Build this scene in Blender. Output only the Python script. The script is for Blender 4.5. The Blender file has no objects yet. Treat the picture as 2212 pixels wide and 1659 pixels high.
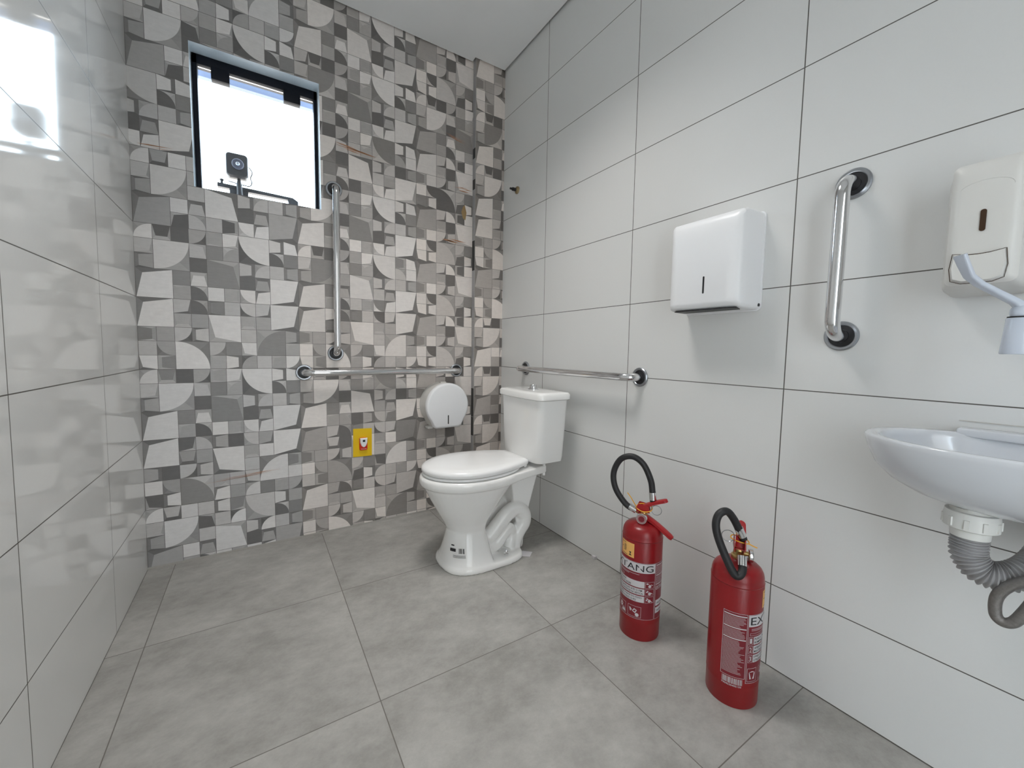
import bpy, bmesh, math, random
from mathutils import Vector, Matrix, Euler
R = math.radians
sc = bpy.context.scene
COL = sc.collection
# ------------------------------------------------------------------ camera
F = 866.6
cam_d = bpy.data.cameras.new('camera'); cam = bpy.data.objects.new('camera', cam_d); COL.objects.link(cam)
cam.location = (-1.32985, -2.21888, 0.97482)
cam.rotation_euler = Euler((1.49608, -0.01494, -0.56419), 'XYZ')
cam_d.sensor_fit = 'HORIZONTAL'; cam_d.sensor_width = 36.0
cam_d.lens = 36.0 * F / 2212.0
cam_d.shift_x = (1106 - 1104.8) / 2212.0
cam_d.shift_y = (822.6 - 829.5) / 2212.0
cam_d.clip_start = 0.01
sc.camera = cam
# ------------------------------------------------------------------ world, daylight, exposure
SKY = 11.0; H_CEIL = 2.6707
w = bpy.data.worlds.new('sky'); sc.world = w; w.use_nodes = True
bg = w.node_tree.nodes['Background']
GROUND = 5.5                                   # bright yard below the horizon, overcast sky above it
_n = w.node_tree.nodes; _l = w.node_tree.links
_tc = _n.new('ShaderNodeTexCoord'); _sp = _n.new('ShaderNodeSeparateXYZ'); _l.new(_tc.outputs['Generated'], _sp.inputs[0])
_mr = _n.new('ShaderNodeMapRange'); _mr.inputs['From Min'].default_value = -.03; _mr.inputs['From Max'].default_value = .03; _l.new(_sp.outputs[2], _mr.inputs[0])
_mx = _n.new('ShaderNodeMix'); _mx.data_type = 'RGBA'; _l.new(_mr.outputs[0], _mx.inputs[0])
_mx.inputs[6].default_value = (1.0 * GROUND, .97 * GROUND, .92 * GROUND, 1); _mx.inputs[7].default_value = (.70 * SKY, .86 * SKY, 1.0 * SKY, 1)
_l.new(_mx.outputs[2], bg.inputs[0]); bg.inputs[1].default_value = 1.0
def area(name, loc, rot, sx, sy, energy, color, portal=False):
    l = bpy.data.lights.new(name, 'AREA'); l.shape = 'RECTANGLE'; l.size = sx; l.size_y = sy
    l.energy = energy; l.color = color
    o = bpy.data.objects.new(name, l); o.location = loc; o.rotation_euler = rot; COL.objects.link(o)
    if portal: l.cycles.is_portal = True
    return o
area('window_portal', (-1.29, 0.20, 1.96), (R(-90), 0, 0), 0.5, 0.58, 1, (1, 1, 1), True)
area('doorway_fill_light', (-1.17, -3.20, 1.05), (R(90), 0, 0), 0.84, 2.05, 7.5, (1.0, 0.985, 0.965))   # unseen light added for brightness, in place of daylight through the doorway
area('ceiling_fill_light', (-.85, -1.0, H_CEIL - .034), (0, 0, 0), .44, .44, 8.8, (1.0, .975, .945)).data.spread = R(106)  # added fill light that lifts the overall brightness, out of view
sc.view_settings.view_transform = 'Standard'; sc.view_settings.look = 'None'
sc.view_settings.gamma = 1.0; sc.view_settings.use_curve_mapping = False
sc.view_settings.exposure = 0.0
sc.cycles.max_bounces = 12; sc.cycles.diffuse_bounces = 8; sc.cycles.glossy_bounces = 6
sc.cycles.sample_clamp_indirect = 6.0
# ------------------------------------------------------------------ constants of the room
H = 2.6707; Z0 = 0.26469; B = 0.304; DW = 0.03879; XJ = -0.1975
def XL(z): return -1.75659 + 0.00759 * z
YF = -3.10
WX0, WX1, WZ0, WZ1 = -1.540, -1.038, 1.664, 2.262
# ------------------------------------------------------------------ materials
def newmat(name):
    m = bpy.data.materials.new(name); m.use_nodes = True
    return m, m.node_tree, m.node_tree.nodes['Principled BSDF']
def N(nt, t, **kw):
    n = nt.nodes.new(t)
    for k, v in kw.items(): setattr(n, k, v)
    return n
def mth(nt, op, a, b=None, clamp=False):
    n = nt.nodes.new('ShaderNodeMath'); n.operation = op; n.use_clamp = clamp
    for i, v in enumerate((a, b)):
        if v is None: continue
        if isinstance(v, (int, float)): n.inputs[i].default_value = v
        else: nt.links.new(v, n.inputs[i])
    return n.outputs[0]
def mixc(nt, f, a, b):
    n = nt.nodes.new('ShaderNodeMix'); n.data_type = 'RGBA'
    for i, v in ((0, f), (6, a), (7, b)):
        if isinstance(v, (int, float)): n.inputs[i].default_value = v
        elif isinstance(v, tuple): n.inputs[i].default_value = v if len(v) == 4 else (*v, 1)
        else: nt.links.new(v, n.inputs[i])
    return n.outputs[2]
def noise(nt, vec, scale, detail=4, rough=.55):
    n = N(nt, 'ShaderNodeTexNoise'); n.inputs['Scale'].default_value = scale
    n.inputs['Detail'].default_value = detail; n.inputs['Roughness'].default_value = rough
    if vec is not None: nt.links.new(vec, n.inputs['Vector'])
    return n.outputs['Fac']
def ramp(nt, fac, a, b):
    n = N(nt, 'ShaderNodeMapRange'); n.inputs['From Min'].default_value = a; n.inputs['From Max'].default_value = b
    nt.links.new(fac, n.inputs['Value']); return n.outputs[0]
def bump(nt, p, h, strength, dist=.001):
    b = N(nt, 'ShaderNodeBump'); b.inputs['Strength'].default_value = strength; b.inputs['Distance'].default_value = dist
    nt.links.new(h, b.inputs['Height']); nt.links.new(b.outputs[0], p.inputs['Normal'])
def mat(name, col, rough=.4, metal=0., var=.04, scale=30., coat=0., bmp=0., spec=.5, trans=0.):
    m, nt, p = newmat(name)
    tc = N(nt, 'ShaderNodeTexCoord').outputs['Object']
    f = noise(nt, tc, scale)
    a = tuple(c * (1 - var) for c in col); b = tuple(min(1, c * (1 + var)) for c in col)
    nt.links.new(mixc(nt, f, a, b), p.inputs['Base Color'])
    p.inputs['Roughness'].default_value = rough; p.inputs['Metallic'].default_value = metal
    p.inputs['Coat Weight'].default_value = coat; p.inputs['Specular IOR Level'].default_value = spec
    p.inputs['Transmission Weight'].default_value = trans
    if bmp: bump(nt, p, noise(nt, tc, scale * 4), bmp)
    return m
def grid_lines(nt, coord, off, step, half):
    """1 on a joint of the tile grid along one axis"""
    t = mth(nt, 'DIVIDE', mth(nt, 'SUBTRACT', coord, off), step)
    fr = mth(nt, 'SUBTRACT', t, mth(nt, 'ROUND', t))
    d = mth(nt, 'MULTIPLY', mth(nt, 'ABSOLUTE', fr), step)
    return mth(nt, 'LESS_THAN', d, half), mth(nt, 'FLOOR', t)
def tile_wall(name, yoff, ystep, rough, spec=.5, bst=.05, col=(.755, .757, .745)):
    m, nt, p = newmat(name)
    tc = N(nt, 'ShaderNodeTexCoord').outputs['Object']
    s = N(nt, 'ShaderNodeSeparateXYZ'); nt.links.new(tc, s.inputs[0])
    ly, iy = grid_lines(nt, s.outputs[1], yoff, ystep, .0015)
    lz, iz = grid_lines(nt, s.outputs[2], Z0, B, .0014)
    ln = mth(nt, 'MAXIMUM', mth(nt, 'MAXIMUM', ly, lz), mth(nt, 'LESS_THAN', s.outputs[2], .0035))
    cx = N(nt, 'ShaderNodeCombineXYZ'); nt.links.new(iy, cx.inputs[0]); nt.links.new(iz, cx.inputs[1])
    wn = N(nt, 'ShaderNodeTexWhiteNoise'); nt.links.new(cx.outputs[0], wn.inputs['Vector'])
    cloud = noise(nt, tc, 5.0, 5); fine = noise(nt, tc, 160.0, 3)
    v = mth(nt, 'ADD', mth(nt, 'MULTIPLY', cloud, .08), mth(nt, 'ADD', mth(nt, 'MULTIPLY', fine, .10), mth(nt, 'MULTIPLY', wn.outputs['Value'], .025)))
    base = mixc(nt, v, tuple(c * .94 for c in col), tuple(min(1, c * 1.15) for c in col))
    out = mixc(nt, ln, base, (.10, .095, .085))
    nt.links.new(out, p.inputs['Base Color'])
    rr = mth(nt, 'ADD', rough, mth(nt, 'ADD', mth(nt, 'MULTIPLY', ln, .5), mth(nt, 'MULTIPLY', mth(nt, 'SUBTRACT', cloud, .5), .05)))
    nt.links.new(rr, p.inputs['Roughness']); p.inputs['Specular IOR Level'].default_value = spec
    hgt = mth(nt, 'ADD', mth(nt, 'MULTIPLY', noise(nt, tc, 9.0, 2), .5), mth(nt, 'MULTIPLY', ln, -1.0))
    bump(nt, p, hgt, bst, .0012)
    return m
def floor_mat():
    m, nt, p = newmat('grey_cement_floor_tile')
    tc = N(nt, 'ShaderNodeTexCoord').outputs['Object']
    s = N(nt, 'ShaderNodeSeparateXYZ'); nt.links.new(tc, s.inputs[0])
    lx, ix = grid_lines(nt, s.outputs[0], -1.6636, .5978, .0013)
    ly, iy = grid_lines(nt, s.outputs[1], -.55219, .5978, .0013)
    ln = mth(nt, 'MAXIMUM', lx, ly)
    cx = N(nt, 'ShaderNodeCombineXYZ'); nt.links.new(ix, cx.inputs[0]); nt.links.new(iy, cx.inputs[1])
    wn = N(nt, 'ShaderNodeTexWhiteNoise'); nt.links.new(cx.outputs[0], wn.inputs['Vector'])
    va = N(nt, 'ShaderNodeVectorMath', operation='MULTIPLY_ADD')
    nt.links.new(wn.outputs['Color'], va.inputs[0]); va.inputs[1].default_value = (9, 9, 9); nt.links.new(tc, va.inputs[2])
    mp = N(nt, 'ShaderNodeMapping'); mp.inputs['Rotation'].default_value = (0, 0, .5); mp.inputs['Scale'].default_value = (1, 1.35, 1)
    nt.links.new(va.outputs[0], mp.inputs[0])
    big = ramp(nt, noise(nt, mp.outputs[0], 3.0, 8, .66), .36, .66)
    med = ramp(nt, noise(nt, mp.outputs[0], 17., 7, .72), .36, .66)
    fine = noise(nt, tc, 120., 3, .6)
    v = mth(nt, 'ADD', mth(nt, 'MULTIPLY', big, .50), mth(nt, 'ADD', mth(nt, 'MULTIPLY', med, .30), mth(nt, 'MULTIPLY', fine, .20)))
    c = mixc(nt, v, (.245, .238, .220), (.485, .475, .450))
    out = mixc(nt, ln, c, (.15, .14, .125))
    nt.links.new(out, p.inputs['Base Color'])
    p.inputs['Roughness'].default_value = .52
    hgt = mth(nt, 'ADD', mth(nt, 'MULTIPLY', med, .3), mth(nt, 'ADD', mth(nt, 'MULTIPLY', fine, .25), mth(nt, 'MULTIPLY', ln, -.8)))
    bump(nt, p, hgt, .25, .0015)
    return m
def print_mat():
    m, nt, p = newmat('printed_geometric_tile')
    tc = N(nt, 'ShaderNodeTexCoord').outputs['Object']
    a = N(nt, 'ShaderNodeAttribute'); a.attribute_name = 'print'
    f = noise(nt, tc, 45., 5, .7)
    g = N(nt, 'ShaderNodeMapping'); g.inputs['Scale'].default_value = (1, 1, 6); nt.links.new(tc, g.inputs[0])
    f2 = noise(nt, g.outputs[0], 22., 4, .6)
    k = mth(nt, 'ADD', mth(nt, 'MULTIPLY', f, .22), mth(nt, 'MULTIPLY', f2, .16))
    k = mth(nt, 'ADD', k, .81)
    vm = N(nt, 'ShaderNodeVectorMath', operation='SCALE'); nt.links.new(a.outputs['Color'], vm.inputs[0]); nt.links.new(k, vm.inputs['Scale'])
    nt.links.new(vm.outputs[0], p.inputs['Base Color'])
    p.inputs['Roughness'].default_value = .42; p.inputs['Specular IOR Level'].default_value = .35
    return m
M = {}
M['right'] = tile_wall('pale_tile_right', -.442, .60147, .17)
M['left'] = tile_wall('pale_tile_left', -.42145, .5935, .07, .95, .010)
M['floor'] = floor_mat()
M['print'] = print_mat()
M['plaster'] = mat('painted_plaster', (.87, .88, .885), .75, var=.02, scale=6, bmp=.05)
M['gap_tile_dark'] = mat('gap_shade_and_tile_dark', (.06, .06, .06), .8)  # near-black stands in for gap shade, and colours the dark tile ends
M['reveal'] = mat('painted_reveal', (.66, .75, .82), .6, var=.15, scale=14)
M['chrome'] = mat('chromed_steel', (.74, .74, .75), .10, 1., var=.03)
M['steel'] = mat('brushed_steel', (.42, .44, .47), .28, 1.)
M['black'] = mat('black_plastic', (.012, .012, .014), .45)
M['alu'] = mat('black_aluminium', (.004, .006, .012), .5, spec=.25)
M['rubber'] = mat('black_rubber_hose', (.014, .014, .016), .5, bmp=.2, scale=60)
M['ceramic'] = mat('white_glazed_ceramic', (.87, .868, .855), .10, var=.01, coat=.3)
M['plastic'] = mat('white_plastic', (.86, .865, .88), .33, var=.01)
M['plastic_warm'] = mat('ivory_plastic', (.70, .69, .66), .35, var=.02)
M['basin'] = mat('grey_white_glazed_basin', (.66, .68, .715), .12, var=.01, coat=.3)
M['seat'] = mat('white_seat_plastic', (.90, .90, .90), .16, var=.01)
M['pvc'] = mat('white_pvc', (.72, .72, .69), .35, var=.03)
M['greypipe'] = mat('grey_corrugated_plastic', (.36, .355, .36), .4, var=.06)
M['braid'] = mat('braided_hose_steel', (.22, .205, .195), .45, .6, var=.35, scale=220, bmp=.5)
M['chromeplast'] = mat('pale_blue_white_plastic', (.60, .65, .74), .22, var=.01)
M['red'] = mat('red_enamel', (.25, .007, .010), .30, var=.10, scale=12)
M['redlever'] = mat('red_lever_enamel', (.36, .010, .014), .33)
M['brass'] = mat('brass', (.50, .36, .15), .32, 1.)
M['seal'] = mat('orange_yellow_seal', (.85, .42, .03), .4)
M['lab_white'] = mat('label_white', (.62, .60, .62), .45, var=.03)
M['lab_red'] = mat('label_red', (.20, .012, .022), .35, var=.05)
M['lab_ink'] = mat('label_ink', (.02, .02, .025), .5)
M['sticker'] = mat('orange_sticker', (.85, .47, .14), .45, var=.05)
M['yellow'] = mat('yellow_plate', (.86, .56, .0), .35, var=.05, scale=20)
M['btnred'] = mat('red_button_box', (.75, .03, .012), .3)
M['dial'] = mat('faded_gauge_dial', (.34, .20, .20), .4)
M['gold'] = mat('aged_brass_base', (.36, .28, .16), .35, .9)
M['caulk'] = mat('white_caulk', (.55, .53, .49), .8, var=.2, scale=60)
M['lens'] = mat('dark_glass_lens', (.05, .055, .08), .5)
M['brownwin'] = mat('amber_level_window', (.05, .022, .008), .2)
def glass_mat():
    m, nt, p = newmat('clear_glass')
    t = N(nt, 'ShaderNodeBsdfTransparent'); g = N(nt, 'ShaderNodeBsdfGlossy'); g.inputs['Roughness'].default_value = .02
    fr = N(nt, 'ShaderNodeFresnel'); fr.inputs[0].default_value = 1.45
    mx = N(nt, 'ShaderNodeMixShader'); nt.links.new(fr.outputs[0], mx.inputs[0])
    nt.links.new(t.outputs[0], mx.inputs[1]); nt.links.new(g.outputs[0], mx.inputs[2])
    nt.links.new(mx.outputs[0], nt.nodes['Material Output'].inputs[0]); return m
M['glass'] = glass_mat()
M['lintel'] = mat('blue_grey_slab', (.20, .235, .33), .8)
# ------------------------------------------------------------------ object helpers
def origin(o):
    v = Vector((0, 0, 0))
    while o is not None: v = v + o.location; o = o.parent
    return v
def finish(me, sharp=35):
    for p in me.polygons: p.use_smooth = True
    me.set_sharp_from_angle(angle=R(sharp))
def obj(name, bm, m, parent=None, local=False, sharp=35, fix=True):
    """ONE mesh object; geometry is given in room coordinates unless local"""
    if fix: bmesh.ops.recalc_face_normals(bm, faces=bm.faces)
    if parent is not None and not local: bmesh.ops.translate(bm, verts=bm.verts, vec=-origin(parent))
    me = bpy.data.meshes.new(name); bm.to_mesh(me); bm.free()
    ms = m if isinstance(m, (list, tuple)) else [m]
    for x in ms: me.materials.append(M[x])
    finish(me, sharp)
    o = bpy.data.objects.new(name, me); COL.objects.link(o)
    if parent is not None: o.parent = parent
    return o
def tag(o, label, cat, group=None):
    o['label'] = label; o['category'] = cat
    if group: o['group'] = group
    return o
def thing(name, label, cat, loc, rz=0, group=None):
    o = bpy.data.objects.new(name, None); COL.objects.link(o); o.empty_display_size = .1
    o.location = loc; o.rotation_euler = (0, 0, rz)
    return tag(o, label, cat, group)
def struct(o): o['kind'] = 'structure'; return o
def box(bm, x0, x1, y0, y1, z0, z1, bev=0., seg=2, mi=0):
    vs = [bm.verts.new((x, y, z)) for x in (x0, x1) for y in (y0, y1) for z in (z0, z1)]
    f = [(0, 1, 3, 2), (4, 6, 7, 5), (0, 4, 5, 1), (2, 3, 7, 6), (0, 2, 6, 4), (1, 5, 7, 3)]
    fs = [bm.faces.new([vs[i] for i in q]) for q in f]
    for q in fs: q.material_index = mi
    if bev:
        es = list({e for q in fs for e in q.edges})
        r = bmesh.ops.bevel(bm, geom=es, offset=bev, segments=seg, profile=.5, affect='EDGES')
        for q in r['faces']: q.material_index = mi
    return bm
def frames(path, closed=False):
    n = len(path); T = []
    for i in range(n):
        if closed: a, b = path[i - 1], path[(i + 1) % n]
        else: a, b = path[max(0, i - 1)], path[min(n - 1, i + 1)]
        T.append((b - a).normalized())
    up = Vector((0, 0, 1)) if abs(T[0].z) < .9 else Vector((1, 0, 0))
    u = T[0].cross(up).normalized(); out = []
    for i in range(n):
        if i:
            ax = T[i - 1].cross(T[i]); s = ax.length
            if s > 1e-7: u = Matrix.Rotation(math.atan2(s, T[i - 1].dot(T[i])), 3, ax.normalized()) @ u
        u = (u - T[i] * u.dot(T[i])).normalized()
        out.append((u, T[i].cross(u)))
    return out
def tube(bm, path, r, n=16, closed=False, cap=True, mi=0):
    path = [Vector(p) for p in path]; fr = frames(path, closed)
    rs = r if isinstance(r, (list, tuple)) else [r] * len(path); rings = []
    for p, (u, v), q in zip(path, fr, rs):
        rings.append([bm.verts.new(p + u * (q * math.cos(2 * math.pi * k / n)) + v * (q * math.sin(2 * math.pi * k / n))) for k in range(n)])
    rng = range(len(rings)) if closed else range(len(rings) - 1)
    for i in rng:
        a, b = rings[i], rings[(i + 1) % len(rings)]
        for k in range(n): bm.faces.new((a[k], a[(k + 1) % n], b[(k + 1) % n], b[k])).material_index = mi
    if cap and not closed:
        bm.faces.new(rings[0][::-1]).material_index = mi; bm.faces.new(rings[-1]).material_index = mi
    return bm
def smooth(pts, n=8, closed=False):
    """Catmull-Rom through the points"""
    P = [Vector(p) for p in pts]; out = []; m = len(P)
    for i in range(m if closed else m - 1):
        if closed: a, b, c, d = P[i - 1], P[i], P[(i + 1) % m], P[(i + 2) % m]
        else: a, b, c, d = P[max(0, i - 1)], P[i], P[i + 1], P[min(m - 1, i + 2)]
        for k in range(n):
            t = k / n
            out.append(.5 * ((2 * b) + (c - a) * t + (2 * a - 5 * b + 4 * c - d) * t * t + (3 * b - a - 3 * c + d) * t ** 3))
    if not closed: out.append(P[-1])
    return out
def lathe(bm, prof, centre, axis=(0, 0, 1), n=40, mi=0, cap=True):
    """prof: (radius, height along axis)"""
    ax = Vector(axis).normalized(); u = ax.orthogonal().normalized(); v = ax.cross(u); c = Vector(centre); rings = []
    for r, h in prof:
        if r < 1e-6: rings.append([bm.verts.new(c + ax * h)]); continue
        rings.append([bm.verts.new(c + ax * h + (u * math.cos(2 * math.pi * k / n) + v * math.sin(2 * math.pi * k / n)) * r) for k in range(n)])
    for a, b in zip(rings, rings[1:]):
        for k in range(n):
            if len(a) == 1 and len(b) == 1: continue
            if len(a) == 1: f = bm.faces.new((a[0], b[k], b[(k + 1) % n]))
            elif len(b) == 1: f = bm.faces.new((a[k], a[(k + 1) % n], b[0]))
            else: f = bm.faces.new((a[k], a[(k + 1) % n], b[(k + 1) % n], b[k]))
            f.material_index = mi
    if cap:
        if len(rings[0]) > 1: bm.faces.new(rings[0][::-1]).material_index = mi
        if len(rings[-1]) > 1: bm.faces.new(rings[-1]).material_index = mi
    return bm
def loft(bm, rings, cap=True, mi=0):
    R_ = [[bm.verts.new(p) for p in r] for r in rings]
    for a, b in zip(R_, R_[1:]):
        n = len(a)
        for k in range(n): bm.faces.new((a[k], a[(k + 1) % n], b[(k + 1) % n], b[k])).material_index = mi
    if cap: bm.faces.new(R_[0][::-1]).material_index = mi; bm.faces.new(R_[-1]).material_index = mi
    return bm
def prism(bm, pts, d, mi=0):
    """closed polygon pushed along d"""
    d = Vector(d); return loft(bm, [[Vector(p) for p in pts], [Vector(p) + d for p in pts]], mi=mi)
def rrect(hw, hh, r, n=5):
    pts = []
    for sx, sy, a0 in ((1, 1, 0), (-1, 1, 90), (-1, -1, 180), (1, -1, 270)):
        for k in range(n + 1):
            a = R(a0 + 90 * k / n); pts.append((sx * (hw - r) + r * math.cos(a), sy * (hh - r) + r * math.sin(a)))
    return pts
def text_polys(s, size=1.0, bold=0.):
    """flat triangles/polygons of the built-in font, as (verts, faces)"""
    cu = bpy.data.curves.new('t', 'FONT'); cu.body = s; cu.size = size; cu.resolution_u = 3; cu.offset = bold
    o = bpy.data.objects.new('t', cu); COL.objects.link(o)
    dg = bpy.context.evaluated_depsgraph_get(); me = o.evaluated_get(dg).to_mesh()
    vs = [v.co.copy() for v in me.vertices]; fs = [tuple(p.vertices) for p in me.polygons]
    o.evaluated_get(dg).to_mesh_clear(); bpy.data.objects.remove(o); bpy.data.curves.remove(cu)
    xs = [v.x for v in vs]; ys = [v.y for v in vs]
    return [(( v.x - min(xs)) / (max(xs) - min(xs)), (v.y - min(ys)) / (max(ys) - min(ys))) for v in vs], fs

# ================================================================== STRUCTURE
bm = bmesh.new(); box(bm, -2.0, .2, YF - .7, .35, -.12, 0); struct(obj('floor', bm, 'floor'))
bm = bmesh.new(); box(bm, 0, .14, YF, .35, 0, H + .12); struct(obj('wall_right', bm, 'right'))
bm = bmesh.new()
prism(bm, [(XL(0), YF, 0), (XL(H + .12), YF, H + .12), (XL(H + .12) - .15, YF, H + .12), (XL(0) - .15, YF, 0)], (0, .35 - YF, 0))
struct(obj('wall_left', bm, 'left'))
# dropped plaster ceiling, a narrow shadow gap left all round it
g = .012
bm = bmesh.new()
prism(bm, [(XL(H) + g, DW - g, H), (XJ - g, DW - g, H), (XJ - g, -g, H), (-g, -g, H), (-g, YF + g, H), (XL(H) + g, YF + g, H)], (0, 0, .02))
ce = struct(obj('ceiling', bm, 'plaster'))
bm = bmesh.new(); box(bm, -1.74, -.001, YF, DW, H + .06, H + .10); obj('slab_above_ceiling', bm, 'gap_tile_dark', ce)  # slab coloured dark to give the shade inside the ceiling gap
# wall behind the camera with an open doorway
bm = bmesh.new(); DX0, DX1, DZ = -1.60, -.74, 2.10
box(bm, -1.75, DX0, YF - .12, YF, 0, H + .1); box(bm, DX1, 0, YF - .12, YF, 0, H + .1); box(bm, DX0, DX1, YF - .12, YF, DZ, H + .1)
struct(obj('wall_front', bm, 'right'))
bm = bmesh.new()
box(bm, DX0 - .05, DX0 + .015, YF - .13, YF + .012, 0, DZ + .05, .003); box(bm, DX1 - .015, DX1 + .05, YF - .13, YF + .012, 0, DZ + .05, .003)
box(bm, DX0 + .016, DX1 - .016, YF - .13, YF + .012, DZ - .015, DZ + .05, .003); struct(obj('trim_2', bm, 'plastic_warm'))

bm = bmesh.new(); box(bm, -1.9, .15, YF - .6, YF - .5, 0, H + .1); struct(obj('wall_sky_block', bm, 'plaster'))  # unseen wall, with trim_3 over it, added to block sky through the doorway
bm = bmesh.new(); box(bm, -1.9, .15, YF - .6, YF - .121, DZ + .1, DZ + .2); struct(obj('trim_3', bm, 'plaster'))
# ceiling panel added as a fill light, out of view
lp_ = thing('ceiling_fill_panel', 'square white ceiling fill panel added to brighten the room, out of view', 'lamp', (-.85, -1.0, H))
bm = bmesh.new(); box(bm, -1.09, -.61, -1.24, -.76, H - .028, H - .0005, .004); obj('housing', bm, 'plastic', lp_)
# ---- printed geometric tile on the window wall: cells of 6 cm, tiles of 10 x 5 cells
TONE = [.165, .275, .42, .56, .74]
A = {(0,0):'q3 4 2',(1,0):'p34 0L',(2,0):'f 0',(3,0):'q1 2 0',(4,0):'p14 2L',(5,0):'p3 4L',(6,0,2):'q2 4 0',(8,0):'p23 4D',(9,0):'p2 4D',
 (0,1):'p3 3L',(1,1,2):'q1 4 2',(3,1):'p2 3L',(4,1):'f 1',(5,1):'q3 2 3',(8,1):'q4 0 3',(9,1):'f 1',
 (0,2):'p14 2D',(3,2):'f 0',(4,2,2):'p2 1L',(6,2):'p23 3D',(7,2):'q3 3 2',(8,2):'f 3',(9,2):'p14 2D',
 (0,3,2):'p1 4D',(2,3):'f 1',(3,3):'p12 4L',(6,3):'f 0',(7,3):'p12 2D',(8,3,2):'p3 4D',
 (2,4):'p1 2L',(3,4):'q4 0 3',(4,4):'f 4',(5,4):'p23 2L',(6,4):'q2 4 3',(7,4):'p1 4D'}
T = {(0,0,2):'p1 4D',(2,0):'p3 3D',(3,0):'q4 0 2',(4,0):'p14 1D',(5,0):'f 3',(6,0):'q2 3 0',(7,0):'p3 3D',(8,0,2):'p3 4D',
 (2,1):'p34 2L',(3,1):'f 2',(4,1,2):'p4 4L',(6,1):'p34 2L',(7,1):'f 2',
 (0,2):'p23 1L',(1,2):'f 2',(2,2):'q1 3 0',(3,2):'p14 3D',(6,2):'f 3',(7,2,2):'q3 1 2',(9,2):'p23 2D',
 (0,3):'f 4',(1,3):'q2 2 1',(2,3,2):'q4 4 1',(4,3):'q1 3 1',(5,3):'f 1',(6,3):'p4 4L',(9,3):'p1 2L',
 (0,4):'p4 4D',(1,4):'p14 1L',(4,4):'p1 2L',(5,4):'p23 4D',(6,4):'q3 2 0',(7,4):'f 3',(8,4):'p1 2L',(9,4):'q1 4 1'}
RT = {(3,0):'q4 4 1',(3,1):'f 0',(4,0):'p14 0L',(5,0):'f 4',(4,4):'p1 0L',(1,2):'f 4',(1,3):'q2 0 3',(0,3):'f 4',(1,4):'p14 4D',(2,3,2):'q4 3 2',(4,3):'q1 3 2',(0,0,2):'p1 2D'}
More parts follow.
